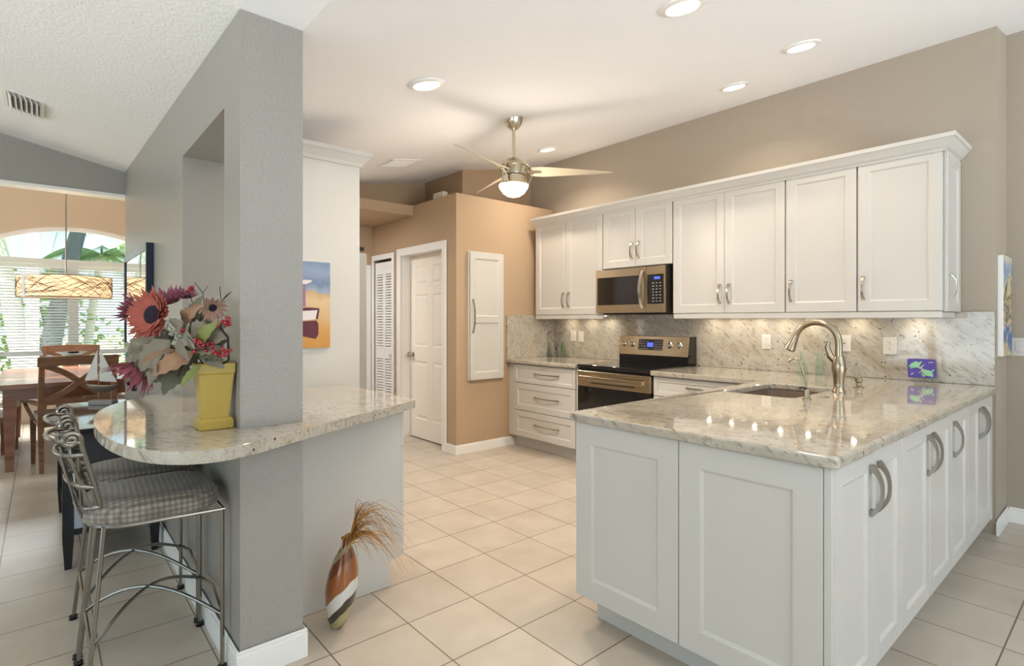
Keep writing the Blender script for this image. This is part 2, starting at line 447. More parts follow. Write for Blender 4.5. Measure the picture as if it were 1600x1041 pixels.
# beam over the hallway, hallway ceiling and end wall
b = MB(); b.box(.9, PX, 5.19, 5.33, 2.446, PT); struct('wall_beam', b, 'tan')
b = MB(); b.box(.9, PX, 5.33, 6.30, 2.446, PT); struct('ceiling_hallway', b, 'tan')
b = MB(); b.box(1.3, PX, 6.16, 6.30, 0, 2.446); struct('wall_hallway_end', b, 'tan')
# pier and the long wall to the dining room, with the serving opening
WL, WR = .546, .772
b = MB()
b.prism([(2.148, 0), (5.76, 0), (5.76, lceil(.5, 5.76)+.03), (2.148, lceil(.5, 2.148)+.02), (2.148, .9155), (2.375, .9155), (2.375, 2.15), (3.218, 2.15), (3.218, .874), (2.148, .874)],
        WL, WR, (), Matrix(((0, 0, 1, 0), (1, 0, 0, 0), (0, 1, 0, 0), (0, 0, 0, 1))))
struct('wall_pier', b, 'greige_gloss')
# header towards the dining room, white underside
b = MB(); top_box(b, -3.2, .66, 5.76, 5.90, 2.396, lambda x, y: lceil(x, 5.76)); top_box(b, -6, -3.2, 5.76, 5.90, 2.396, lambda x, y: lceil(-3.2, 5.76)); top_box(b, .66, WR, 5.76, 5.90, 2.396, lambda x, y: lceil(.66, 5.76)); struct('wall_header', b, 'darkgrey')
b = MB(); b.box(-6, WR, 5.752, 5.908, 2.372, 2.396); struct('trim_header', b, 'trim')
# dining room
DY = 9.3
AX, AR = .37, 1.95
def arch(r, n=16, half=1.25, zc=2.552):
    pts = []
    for i in range(n+1):
        x = -half+2*half*i/n; pts.append((AX+x, zc-(AR-math.sqrt(AR*AR-x*x))+r))
    return pts
outl = [(AX-1.25, .28)]+arch(0)+[(AX+1.25, .28)]
mxz = Matrix(((1, 0, 0, 0), (0, 0, 1, 0), (0, 1, 0, 0), (0, 0, 0, 1)))   # local (x,y,z) -> world (x,z,y)
b = MB(); b.prism([(-3.2, 0), (2.0, 0), (2.0, 3.1), (-3.2, 3.1)], DY, DY+.16, [outl[::-1]], mxz)
struct('wall_dining_window', b, 'peach')
b = MB(); b.box(1.75, 1.9, 6.30, DY, 0, 3.1); b.box(WR, 1.9, 5.9, 6.0, 0, 3.1); b.box(1.75, 1.9, 6.0, 6.3, 0, 3.1); struct('wall_dining_right', b, 'peach')
b = MB(); b.box(-3.35, -3.2, 5.9, 6.4, 0, 3.1); b.box(-3.35, -3.2, 8.8, DY, 0, 3.1); b.box(-3.35, -3.2, 6.4, 8.8, 2.4, 3.1); struct('wall_dining_left', b, 'peach')
b = MB(); b.box(-3.35, 2.0, 5.9, DY+.16, 3.1, 3.2); struct('ceiling_dining', b, 'ceiling')
# living-room walls with wide sliding-door openings (behind and left of the camera)
b = MB(); b.box(-6, -1.6, -4.15, -4.0, 0, 3.4); b.box(4.2, 4.95, -4.15, -4.0, 0, 3.4); b.box(-1.6, 4.2, -4.15, -4.0, 2.5, 3.6); struct('wall_rear', b, 'greige')
b = MB(); b.box(-4.45, -4.3, -4.0, -1.8, 0, 3.4); b.box(-4.45, -4.3, 3.9, 5.76, 0, 3.4); b.box(-4.45, -4.3, -1.8, 3.9, 2.5, 3.4); struct('wall_left', b, 'greige')

# ---- baseboards
def base(name, segs, h=.095, t=.015):
    b = MB()
    for x0, x1, y0, y1 in segs:
        b.box(x0, x1, y0, y1, 0, h-.015); 
        dx = .005 if (x1-x0) < (y1-y0) else 0; dy = .005 if dx == 0 else 0
        b.box(x0+dx, x1-dx, y0+dy, y1-dy, h-.015, h)
    struct(name, b, 'trim', bevel=.002)
base('baseboard_pantry', [(PX-.015, 3.80, PY-.015, PY), (PX-.015, PX, PY, 4.54)])
base('baseboard_pier', [(WL-.015, WR+.015, 2.148-.015, 2.148), (WL-.015, WL, 2.148, 5.76), (WR, WR+.015, 2.148, 2.43)], .11)
base('baseboard_right', [(WX-.015, 4.78, .597-.015, .597), (4.765, 4.78, -4, .582)], .10)

# ---- ceiling registers, recessed downlights
def kz(x, y): return kceil(x)
def frame_on(x, y, slope, z):
    """matrix whose local z is the ceiling normal (pointing down into the room)"""
    n = Vector((slope, 0, -1)).normalized(); u = Vector((1, 0, slope)).normalized(); v = n.cross(u)
    m = Matrix((( u.x, v.x, n.x, x), (u.y, v.y, n.y, y), (u.z, v.z, n.z, z), (0, 0, 0, 1)))
    return m
DLS = [(2.124, 1.323, 'recessed ceiling light at the top edge, nearest the camera'), (3.36, 1.315, 'recessed ceiling light above the right end of the wall cabinets, upper of the two'),
       (3.749, 1.923, 'recessed ceiling light close to the tan wall between the fan and the right end'), (1.572, 2.532, 'recessed ceiling light to the left, beyond the grey pier'),
       (3.737, 3.809, 'small-looking recessed ceiling light just right of the ceiling fan')]
def downlight(x, y, label, pw=6):
    z = kceil(x)
    t = thing('recessed_light', label, 'ceiling light', (x, y, z), group='recessed lights in the kitchen ceiling')
    m = frame_on(0, 0, .183, 0)
    b = MB(); b.lathe([(.072, .012), (.076, .014), (.098, .008), (.101, .0005), (.072, .0005)], seg=32, mtx=m)
    build('trim_ring', b, 'trim', t, smooth=True, world=False)
    b = MB(); b.lathe([(.0005, .004), (.058, .004), (.071, .009)], seg=32, mtx=m)
    build('lens', b, 'lens', t, smooth=True, world=False)
    l = bpy.data.lights.new('downlight_lamp', 'AREA'); l.shape = 'DISK'; l.size = .13; l.energy = pw; l.color = WARM; l.spread = 2.5
    o = bpy.data.objects.new('downlight_lamp', l); COL.objects.link(o); o.location = (x+.003, y, z-.022)
    return t
for a, pw in zip(DLS, (4.8, 3.6, 4.2, 4.0, 8)): downlight(*a, pw)

# kitchen register (flat, seen almost edge on) and living-room register with deep louvres
def register(x, y, slope, z, sx, sy, n, label, deep, along):
    t = thing('ceiling_register', label, 'air vent', (x, y, z))
    m = frame_on(0, 0, slope, 0)
    b = MB()
    for a0, a1, c0, c1 in ((-sx/2, sx/2, -sy/2, -sy/2+.022), (-sx/2, sx/2, sy/2-.022, sy/2), (-sx/2, -sx/2+.022, -sy/2+.022, sy/2-.022), (sx/2-.022, sx/2, -sy/2+.022, sy/2-.022)):
        b.box(a0, a1, c0, c1, .0005, .010, m)
    build('frame', b, 'trim', t, world=False)
    b = MB(); b.box(-sx/2+.022, sx/2-.022, -sy/2+.022, sy/2-.022, .0005, .002, m); build('backing', b, 'slot', t, world=False)
    for i in range(n):
        b = MB(); q = (i+.5)/n-.5
        if along == 'x':
            c = q*(sx-.05); mm = m @ Matrix.Translation((c, 0, .003+deep/2)) @ Matrix.Rotation(.6, 4, 'Y')
            b.box(-.0015, .0015, -sy/2+.022, sy/2-.022, -deep/2, deep/2, mm)
        else:
            c = q*(sy-.05); mm = m @ Matrix.Translation((0, c, .003+deep/2)) @ Matrix.Rotation(.6, 4, 'X')
            b.box(-sx/2+.022, sx/2-.022, -.0015, .0015, -deep/2, deep/2, mm)
        build('louvre', b, 'trim', t, world=False)
register(2.473, 4.45, .183, kceil(2.473), .30, .30, 7, 'white square air register in the kitchen ceiling left of the fan', .012, 'y')
register(-.083, 4.59, -.21, lceil(-.083, 4.59), .20, .36, 6, 'white air register with curved louvres in the living-room ceiling', .04, 'x')

# ================================================================ CEILING FAN
FX, FY = 2.596, 2.997; FZ = kceil(FX)
t = thing('ceiling_fan', 'brushed nickel ceiling fan with three pale blades and a lit opal bowl', 'ceiling fan', (FX, FY, FZ))
L_ = lambda z: z-FZ
b = MB(); b.lathe([(.0, L_(2.70)), (.03, L_(2.70)), (.045, L_(2.715)), (.062, L_(2.745)), (.070, L_(2.785))], seg=32, mtx=None)
build('canopy', b, 'fannickel', t, smooth=True, world=False)
b = MB(); b.tube([(0, 0, L_(2.71)), (0, 0, L_(2.49))], .012, 16); build('downrod', b, 'fannickel', t, smooth=True, world=False)
b = MB(); b.lathe([(0, L_(2.492)), (.02, L_(2.490)), (.05, L_(2.482)), (.085, L_(2.46)), (.108, L_(2.43)), (.112, L_(2.422)), (.106, L_(2.418)), (.082, L_(2.372)), (.08, L_(2.366)), (.0, L_(2.366))][::-1], seg=40)
build('motor_housing', b, 'fannickel', t, smooth=True, world=False, angle=.5)
b = MB(); b.lathe([(0, L_(2.366)), (.078, L_(2.366)), (.078, L_(2.358)), (0, L_(2.358))][::-1], seg=40); build('hub_ring', b, 'black', t, smooth=True, world=False)
b = MB(); b.lathe([(0, L_(2.358)), (.082, L_(2.358)), (.086, L_(2.345)), (.104, L_(2.300)), (.108, L_(2.292)), (.0, L_(2.292))][::-1], seg=40)
build('light_kit', b, 'fannickel', t, smooth=True, world=False, angle=.5)
b = MB(); b.lathe([(.106, L_(2.292)), (.108, L_(2.286)), (.100, L_(2.266)), (.078, L_(2.235)), (.045, L_(2.213)), (.0005, L_(2.205))][::-1], seg=40)
build('glass_bowl', b, 'globe', t, smooth=True, world=False)
fwd = Vector((math.cos(YAW), math.sin(YAW), 0)); rgt = Vector((math.sin(YAW), -math.cos(YAW), 0))
for la, fo in ((-.36, -.61), (.69, .02), (-.31, .66)):
    dvec = (rgt*la+fwd*fo).normalized(); sd = Vector((-dvec.y, dvec.x, 0)); zb = L_(2.385)
    # blade: long lens-shaped paddle, pitched
    pts = []; tops = []; n = 14
    b = MB(); rows = []
    for i in range(n+1):
        u = i/n; r = .125+.595*u
        wd = .058*(1-u)**.9*(.7+.3*min(1, u*6))+.006
        if u > .97: wd *= .6
        pitch = -.42
        c = dvec*r+Vector((0, 0, zb+.006))
        a = sd*wd*math.cos(pitch)+Vector((0, 0, wd*math.sin(pitch)))
        up = Vector((0, 0, .0045))
        rows.append([b.bm.verts.new(q) for q in (c-a, c-a*.0-up, c+a, c+up)])
    for A, B in zip(rows, rows[1:]):
        for k in range(4): b.bm.faces.new((A[k], A[(k+1) % 4], B[(k+1) % 4], B[k]))
    b.bm.faces.new(rows[0]); b.bm.faces.new(rows[-1][::-1])
    build('blade', b, 'blade', t, smooth=True, world=False)
    # blade arm: bracket with an open diamond cage
    b = MB()
    b.strip([dvec*.06+Vector((0, 0, zb)), dvec*.2+Vector((0, 0, zb))], sd, .03, .006)
    for s in (-1, 1):
        b.tube([dvec*.09+sd*s*.02+Vector((0, 0, zb+.052)), dvec*.128+sd*s*.012+Vector((0, 0, zb+.03)), dvec*.142+Vector((0, 0, zb)), dvec*.128+sd*s*.012+Vector((0, 0, zb-.04)), dvec*.106+sd*s*.02+Vector((0, 0, zb-.09))], .0045, 8)
    b.tube([dvec*.10+sd*.035+Vector((0, 0, zb)), dvec*.13+Vector((0, 0, zb+.014)), dvec*.10-sd*.035+Vector((0, 0, zb))], .0045, 8)
    build('blade_arm', b, 'fannickel', t, smooth=True, world=False)
pl = bpy.data.lights.new('fan_lamp', 'POINT'); pl.energy = 12; pl.color = (1, .86, .70); pl.shadow_soft_size = .13
po = bpy.data.objects.new('fan_lamp', pl); COL.objects.link(po); po.location = (FX, FY, 2.10)

fl = bpy.data.lights.new('fan_bulb', 'AREA'); fl.shape = 'DISK'; fl.size = .07; fl.energy = 10.5; fl.color = (1, .85, .68)
fo_ = bpy.data.objects.new('fan_bulb', fl); COL.objects.link(fo_); fo_.location = (FX, FY, 2.195)
# ================================================================ DOORS
def panel_grid(b, x, y0, y1, z0, z1, cells, rec=.008, bw=.014, raised=True):
    """door leaf face on plane X=x looking to -X, with recessed raised-field panels given as (y0,y1,z0,z1)"""
    ys = sorted({y0, y1} | {c[0] for c in cells} | {c[1] for c in cells}); zs_ = sorted({z0, z1} | {c[2] for c in cells} | {c[3] for c in cells})
    for ya, yb in zip(ys, ys[1:]):
        for za, zb in zip(zs_, zs_[1:]):
            cy, cz = (ya+yb)/2, (za+zb)/2
            if any(c[0] < cy < c[1] and c[2] < cz < c[3] for c in cells): continue
            b.quad((x, ya, za), (x, yb, za), (x, yb, zb), (x, ya, zb))
    for a0, a1, c0, c1 in cells:
        def ring(i, d): return [(x+d, a0+i, c0+i), (x+d, a1-i, c0+i), (x+d, a1-i, c1-i), (x+d, a0+i, c1-i)]
        rs = [ring(0, 0), ring(bw, rec), ring(bw*1.8, rec)]+([ring(bw*3.2, rec*.2)] if raised else [])
        for A, B in zip(rs, rs[1:]):
            for k in range(4): b.quad(A[k], A[(k+1) % 4], B[(k+1) % 4], B[k])
        b.quad(*rs[-1])
# six-panel pantry door, recessed in its jamb
t = tag(thing('door_1', None, None, (PX, 5.035, 0)), kind='structure')
x = PX+.115; y0, y1, z0, z1 = 4.615, 5.445, .012, 2.03
b = MB(); mid = (y0+y1)/2; st = .105
cells = []
for ya, yb in ((y0+st, mid-.05), (mid+.05, y1-st)):
    cells += [(ya, yb, .22, .86), (ya, yb, 1.02, 1.60), (ya, yb, 1.70, 1.91)]
panel_grid(b, x, y0, y1, z0, z1, cells)
b.quad((x+.035, y0, z0), (x+.035, y1, z0), (x+.035, y1, z1), (x+.035, y0, z1))
for p, q in (((y0, z0), (y1, z0)), ((y1, z0), (y1, z1)), ((y1, z1), (y0, z1)), ((y0, z1), (y0, z0))):
    b.quad((x, p[0], p[1]), (x, q[0], q[1]), (x+.035, q[0], q[1]), (x+.035, p[0], p[1]))
leaf = build('door_leaf', b, 'door', t)
b = MB(); b.lathe([(.0, 0), (.028, 0), (.028, -.006), (.012, -.012), (.012, -.03), (.026, -.036), (.030, -.048), (.024, -.060), (.0, -.062)], (x, 5.385, .93), 24, 'x')
b.box(x-.055, x-.043, 5.385, 5.385+.045, .922, .938)
build('door_knob', b, 'nickel', leaf, smooth=True)
b = MB()
b.box(PX+.001, PX+.16, 5.447, 5.459, 0, 2.044); b.box(PX+.001, PX+.16, 4.601, 4.613, 0, 2.044); b.box(PX+.001, PX+.16, 4.613, 5.447, 2.032, 2.044)
build('door_jamb', b, 'trim', t)
b = MB()
for a, c in ((5.447, 5.53), (4.54, 4.613)): b.box(PX-.018, PX-.001, a, c, 0, 2.032)
b.box(PX-.018, PX-.001, 4.54, 5.53, 2.032, 2.112)
build('door_casing', b, 'trim', t, bevel=.004)
# louvred bifold door
t = tag(thing('door_2', None, None, (PX, 5.88, 0)), kind='structure')
b = MB()
for a, c in ((6.105, 6.150), (5.60, 5.655)): b.box(PX-.016, PX-.001, a, c, 0, 2.03)
b.box(PX-.016, PX-.001, 5.60, 6.15, 2.03, 2.09); build('door_casing', b, 'trim', t, bevel=.003)
x = PX+.012
for ya, yb in ((5.66, 5.879), (5.881, 6.10)):
    b = MB()
    for a, c in ((ya, ya+.03), (yb-.03, yb)): b.box(x, x+.028, a, c, .01, 2.0)
    for z0_, z1_ in ((.01, .16), (.86, .98), (1.86, 2.0)): b.box(x, x+.028, ya+.03, yb-.03, z0_, z1_)
    for z0_, z1_, n in ((.16, .86, 22), (.98, 1.86, 28)):
        for i in range(n):
            zc = z0_+(i+.5)*(z1_-z0_)/n
            m_ = Matrix.Translation((x+.014, 0, zc)) @ Matrix.Rotation(-.88, 4, 'Y')
            b.box(-.016, .016, ya+.03, yb-.03, -.003, .003, m_)
    lf = build('louvred_panel', b, 'trim', t)
b = MB(); b.lathe([(0, 0), (.008, 0), (.008, -.012), (.017, -.02), (.014, -.03), (0, -.032)], (x, 5.72, .92), 16, 'x'); build('door_knob', b, 'trim', lf, smooth=True)
# white casing of a further doorway at the end of the hall
b = MB(); b.box(2.93, 3.03, 6.142, 6.159, 0, 1.98); struct('trim_hallway', b, 'trim')

# ================================================================ FRIDGE in its enclosure
t = thing('fridge_enclosure', 'tall white cabinet panel with crown moulding beside the kitchen counter', 'cabinet', (1.16, 3.7, 0))
b = MB(); b.box(WR+.002, 1.535, 3.272, 3.292, 0, 2.30); build('side_panel', b, 'cab', t)
b = MB(); b.box(WR+.002, 1.535, 4.28, 4.30, 0, 2.30); build('side_panel', b, 'cab', t)
b = MB(); b.box(WR+.002, 1.51, 3.292, 4.28, 1.83, 2.30); build('upper_box', b, 'cab', t)
b = MB(); b.box(1.515, 1.533, 3.295, 3.785, 1.84, 2.29); build('door', b, 'cab', t, bevel=.003)
b = MB(); b.box(1.515, 1.533, 3.79, 4.278, 1.84, 2.29); build('door', b, 'cab', t, bevel=.003)
b = MB()
prof = [(0, 0), (.012, .0), (.02, .02), (.05, .055), (.062, .062), (.066, .085), (0, .085)]
path = [((WR+.002, 3.272), (0, -1)), ((1.535, 3.272), (1, -1)), ((1.535, 4.30), (1, 0))]
rings = []
for (px, py), (ox, oy) in path: rings.append([b.bm.verts.new((px+ox*q[0], py+oy*q[0], 2.285+q[1])) for q in prof])
for A, B in zip(rings, rings[1:]):
    for k in range(len(prof)): b.bm.faces.new((A[k], A[(k+1) % len(prof)], B[(k+1) % len(prof)], B[k]))
b.bm.faces.new(rings[0]); b.bm.faces.new(rings[-1][::-1])
build('crown_moulding', b, 'cab', t)
t = thing('refrigerator', 'stainless steel fridge door edge behind the tall white panel', 'refrigerator', (1.16, 3.78, 0))
b = MB(); b.box(.80, 1.50, 3.30, 4.27, .02, 1.76); build('body', b, 'dark_side', t)
b = MB(); b.box(1.502, 1.60, 3.302, 3.78, .05, 1.745); build('door', b, 'fridge', t, bevel=.008, seg=3)
b = MB(); b.box(1.502, 1.60, 3.79, 4.268, .05, 1.745); build('door', b, 'fridge', t, bevel=.008, seg=3)
for y in (3.745, 3.825):
    b = MB(); b.tube([(1.60, y, .6), (1.645, y, .63), (1.645, y, 1.55), (1.60, y, 1.58)], .011, 10); build('handle', b, 'steel_h', t, smooth=True)
b = MB(); b.box(1.50, 1.585, 3.31, 3.36, 1.762, 1.785); build('hinge_cover', b, 'blackplastic', t)

# ================================================================ small box on the ledge
b = MB(); b.box(PX+.03, PX+.09, 4.66, 4.84, PT, PT+.07); b.box(PX+.025, PX+.032, 4.70, 4.74, PT+.02, PT+.05)
o = build('wireless_box', b, 'plastic', None, bevel=.006); tag(o, 'small white box sitting on the ledge above the pantry door', 'device')

# ================================================================ flush wall cabinet door on the pantry wall
def shaker(b, O, U, V, Nn, w_, h_, t=.02, ins=.062, rec=.009, bw=.012, arcs=False):
    O, U, V, Nn = map(Vector, (O, U, V, Nn))
    P_ = lambda u, v, d: O+U*u+V*v+Nn*d
    def ring(i, d): return [P_(i, i, d), P_(w_-i, i, d), P_(w_-i, h_-i, d), P_(i, h_-i, d)]
    e = .0025
    rs = [ring(0, 0), ring(0, t-e), ring(e, t), ring(ins, t), ring(ins+bw*.35, t-rec*.2), ring(ins+bw, t-rec)]
    for A, B in zip(rs, rs[1:]):
        for k in range(4): b.quad(A[k], A[(k+1) % 4], B[(k+1) % 4], B[k])
    b.quad(*rs[-1]); b.quad(*rs[0][::-1])
def bow_handle(b, C, along, out, length=.15, w0=.020, w1=.011, proj=.032, th=.006, flare=1.0):
    """flat bow pull: C = centre on the door face"""
    C, a, n = Vector(C), Vector(along).normalized(), Vector(out).normalized()
    sd = a.cross(n); pts = []; W = []; N_ = 16
    for i in range(N_+1):
        u = -1+2*i/N_
        pts.append(C+a*(u*length/2)+n*(.002+proj*(1-abs(u)**2.6))); W.append(w1+(w0-w1)*abs(u)**2)
    b.strip(pts, sd, W, [th*(1+(flare-1)*abs(-1+2*i/N_)**3) for i in range(N_+1)])
    for s in (-1, 1):
        p = C+a*(s*(length/2-.004*flare)); b.strip([p, p+n*.010], sd, w0, .012*max(1, flare*.8))
t = thing('recessed_wall_cabinet', 'narrow white two-panel cabinet door set on the tan pantry wall', 'cabinet', (3.405, PY, .715))
b = MB(); b.box(3.182, 3.625, PY-.022, PY-.0005, .716, 1.998); build('cabinet_frame', b, 'cab', t, bevel=.002)
b = MB()
y = PY-.024
O = Vector((3.196, y, .724))
W_, H_ = .425, 1.266
# leaf with two recessed fields
for (v0, v1) in ((0, .64), (.64, H_)):
    pass
def leaf2(b, x0, x1, z0, z1, yb, t_, cells):
    xs_ = sorted({x0, x1} | {c[0] for c in cells} | {c[1] for c in cells}); zs_ = sorted({z0, z1} | {c[2] for c in cells} | {c[3] for c in cells})
    yf = yb-t_
    for xa, xb in zip(xs_, xs_[1:]):
        for za, zb in zip(zs_, zs_[1:]):
            cx_, cz_ = (xa+xb)/2, (za+zb)/2
            if any(c[0] < cx_ < c[1] and c[2] < cz_ < c[3] for c in cells): continue
            b.quad((xa, yf, za), (xb, yf, za), (xb, yf, zb), (xa, yf, zb))
    for c0, c1, c2, c3 in cells:
        rs = [[(c0+i, yf+d, c2+i), (c1-i, yf+d, c2+i), (c1-i, yf+d, c3-i), (c0+i, yf+d, c3-i)] for i, d in ((0, 0), (.004, .002), (.013, .009))]
        for A, B in zip(rs, rs[1:]):
            for k in range(4): b.quad(A[k], A[(k+1) % 4], B[(k+1) % 4], B[k])
        b.quad(*rs[-1])
    b.quad((x0, yb, z0), (x1, yb, z0), (x1, yb, z1), (x0, yb, z1))
    for p, q in (((x0, z0), (x1, z0)), ((x1, z0), (x1, z1)), ((x1, z1), (x0, z1)), ((x0, z1), (x0, z0))):
        b.quad((p[0], yb, p[1]), (q[0], yb, q[1]), (q[0], yf, q[1]), (p[0], yf, p[1]))
leaf2(b, 3.194, 3.62, .722, 1.992, PY-.0225, .02, [(3.254, 3.56, .79, 1.29), (3.254, 3.56, 1.35, 1.93)])
dr = build('door', b, 'cab', t)
b = MB(); bow_handle(b, (3.225, PY-.0425, 1.355), (0, 0, 1), (0, -1, 0), .33, .018, .012, .035); build('handle', b, 'nickel', dr)
l = bpy.data.lights.new('hall_fill', 'AREA'); l.shape = 'DISK'; l.size = .3; l.energy = 21; l.color = (.92, .96, 1)  # unseen light added to brighten the louvred and pantry doors
o = bpy.data.objects.new('hall_fill', l); COL.objects.link(o); o.location = (1.75, 5.7, 2.43)
# ================================================================ KITCHEN
UXF = 4.029                                   # wall cabinet door face
def upper_unit(label, y0, y1, z0, z1, doors, name='wall_cabinet'):
    """doors: list of (ya, yb, handle_y, handle_z)"""
    t = thing(name, label, 'cabinet', (4.22, (y0+y1)/2, z0), group=None)
    b = MB(); b.box(UXF+.021, WX-.001, y0+.001, y1-.001, z0, z1); build('carcass', b, 'cab', t, bevel=.001)
    for ya, yb, hy, hz in doors:
        b = MB(); shaker(b, (UXF+.020, yb-.0015, z0+.002), (0, -1, 0), (0, 0, 1), (-1, 0, 0), yb-ya-.003, z1-z0-.004)
        d = build('door', b, 'cab', t)
        b = MB(); bow_handle(b, (UXF, hy, hz), (0, 0, 1), (-1, 0, 0), .15); build('handle', b, 'nickel', d)
    return t
UZ0, UZ1 = 1.368, 2.335
upper_unit('double wall cabinet at the left end, beside the pantry wall', 3.363, 4.294, UZ0, UZ1, [(3.839, 4.290, 3.875, 1.52), (3.365, 3.839, 3.80, 1.52)])
upper_unit('short double wall cabinet above the microwave', 2.607, 3.361, 1.793, UZ1, [(2.987, 3.359, 3.022, 1.94), (2.609, 2.987, 2.950, 1.94)])
upper_unit('double wall cabinet just right of the microwave', 1.686, 2.605, UZ0, UZ1, [(2.145, 2.602, 2.182, 1.52), (1.688, 2.145, 2.108, 1.52)])
upper_unit('single-door wall cabinet above the faucet', 1.232, 1.684, UZ0, UZ1, [(1.234, 1.682, 1.645, 1.52)])
t = upper_unit('wall cabinet at the right end with a second narrow door on its side', .784, 1.230, UZ0, UZ1, [(.786, 1.228, 1.195, 1.52)])
b = MB(); shaker(b, (UXF+.03, .783, UZ0-.004), (1, 0, 0), (0, 0, 1), (0, -1, 0), .345, UZ1-UZ0-.02, .018, .055)
d = build('side_door', b, 'cab', t)
b = MB(); bow_handle(b, (4.105, .765, 1.515), (0, 0, 1), (0, -1, 0), .15); build('handle', b, 'nickel', d)
# crown moulding and light rail are continuous runs
t = thing('crown_moulding', 'long white crown moulding along the top of the wall cabinets', 'moulding', (4.2, 2.5, 2.32))
prof = [(0, 0), (.010, 0), (.014, .012), (.030, .022), (.052, .048), (.062, .060), (.070, .062), (.074, .085), (.0, .085)]
b = MB(); rings = []
for (px, py), (ox, oy) in [((UXF, 4.294+.0), (-1, 0)), ((UXF, .784), (-1, -1)), ((WX-.002, .784), (0, -1))]:
    rings.append([b.bm.verts.new((px+ox*q[0], py+oy*q[0], 2.312+q[1])) for q in prof])
for A, B in zip(rings, rings[1:]):
    for k in range(len(prof)-1): b.bm.faces.new((A[k], A[k+1], B[k+1], B[k]))
b.bm.faces.new(rings[0]); b.bm.faces.new(rings[-1][::-1])
b.quad((UXF, 4.294, 2.396), (WX-.002, 4.294, 2.396), (WX-.002, .784, 2.396), (UXF, .784, 2.396))
build('moulding', b, 'cab', t)
for nm, y0, y1, lab in (('light_rail', 3.363, 4.294, 'white light rail under the left-end double wall cabinet'), ('light_rail', .79, 2.60, 'long white light rail under the wall cabinets right of the microwave')):
    b = MB(); b.box(UXF+.004, UXF+.026, y0, y1, 1.325, 1.366)
    if y0 < 1: b.box(UXF+.026, WX-.03, y0, y0+.02, 1.325, 1.364)
    tag(build(nm, b, 'cab', None, bevel=.006, seg=3), lab, 'moulding')
# under-cabinet puck lights
def puck(y):
    t = thing('puck_light', 'round puck light under the wall cabinets, shining on the backsplash', 'under-cabinet light', (4.29, y, 1.367), group='puck lights under the wall cabinets')
    b = MB(); b.lathe([(.0, 0), (.035, 0), (.035, -.010), (.028, -.014)], seg=24); build('housing', b, 'trim', t, world=False, smooth=True)
    b = MB(); b.lathe([(.0005, -.0145), (.016, -.0142)], seg=24); build('lens', b, 'puck', t, world=False)
    l = bpy.data.lights.new('puck_lamp', 'AREA'); l.shape = 'DISK'; l.size = .03; l.energy = .28; l.color = (1, .90, .76); l.spread = 2.7
    o = bpy.data.objects.new('puck_lamp', l); COL.objects.link(o); o.location = (4.29, y, 1.350)
for y in (.98, 1.33, 1.63, 1.83, 2.03, 2.22, 2.42, 3.55, 3.80, 4.08): puck(y)

# ---- worktop: L shape with sink cut-out, and left piece beside the range
SPL = WX-.022
def granite_slab(name, outline, label, holes=(), z1=CZ, th=.038):
    b = MB(); b.prism(outline, z1-th, z1, holes)
    o = build(name, b, 'granite', None, bevel=.011, seg=4, smooth=False)
    return tag(o, label, 'countertop')
sink_hole = rect(2.93, 3.55, 1.185, 1.575, .05)
out = rect(1.748, SPL, .5835, 1.675, 0)
out = [(1.762, .5835), (SPL, .5835), (SPL, 2.583), (3.675, 2.583), (3.675, 1.69), (3.66, 1.675), (1.762, 1.655), (1.748, 1.641), (1.748, .5975)]
granite_slab('countertop', out, 'cream streaked granite worktop with the sink, over the big white peninsula', [sink_hole[::-1]])
granite_slab('countertop', [(3.672, 3.392), (SPL, 3.392), (SPL, 4.377), (3.672, 4.377)], 'granite worktop over the three-drawer unit left of the range')
# backsplash
b = MB(); b.box(SPL, WX-.0005, .600, 4.378, CZ+.0005, 1.366); b.box(SPL, WX-.0005, 2.585, 3.39, .80, CZ+.0005)
tag(build('backsplash', b, 'granite', None, bevel=.002), 'streaked granite backsplash slab behind the range and faucet', 'backsplash')
b = MB(); b.box(3.685, SPL-.0005, PY-.021, PY-.0005, CZ+.0005, 1.366)
tag(build('backsplash', b, 'granite', None, bevel=.002), 'short granite backsplash return on the tan pantry wall', 'backsplash')

# ---- base cabinets
BZ0, BZ1 = .115, .868
def drawers(t, xf, y0, y1, rows, hl=.33):
    for z0, z1 in rows:
        b = MB(); shaker(b, (xf+.020, y1-.0015, z0+.0015), (0, -1, 0), (0, 0, 1), (-1, 0, 0), y1-y0-.003, z1-z0-.003, .02, .055 if z1-z0 > .22 else .032)
        d = build('drawer', b, 'cab', t)
        b = MB(); bow_handle(b, (xf, (y0+y1)/2-.05, (z0+z1)/2+.01), (0, 1, 0), (-1, 0, 0), .34, .013, .010, .028, .007); build('handle', b, 'nickel', d)
BXF = 3.71
t = thing('drawer_cabinet', 'white base unit with three drawers left of the range', 'cabinet', (4.05, 3.83, 0))
b = MB(); b.box(BXF+.021, WX-.002, 3.40, 4.377, BZ0, BZ1); build('carcass', b, 'cab', t)
b = MB(); b.box(3.80, WX-.01, 3.40, 4.377, 0, BZ0); build('toe_kick', b, 'cab', t)
drawers(t, BXF, 3.42, 4.278, [(.128, .392), (.395, .672), (.675, .862)])
t = thing('base_cabinet', 'white base unit with a wide top drawer right of the range, behind the peninsula', 'cabinet', (4.05, 2.14, 0))
b = MB(); b.box(BXF+.021, WX-.002, 1.70, 2.578, BZ0, BZ1); build('carcass', b, 'cab', t)
b = MB(); b.box(3.80, WX-.01, 1.70, 2.578, 0, BZ0); build('toe_kick', b, 'cab', t)
drawers(t, BXF, 1.74, 2.575, [(.71, .862)])
for ya, yb in ((2.16, 2.575), (1.74, 2.155)):
    b = MB(); shaker(b, (BXF+.020, yb-.0015, .13), (0, -1, 0), (0, 0, 1), (-1, 0, 0), yb-ya-.003, .575); build('door', b, 'cab', t)

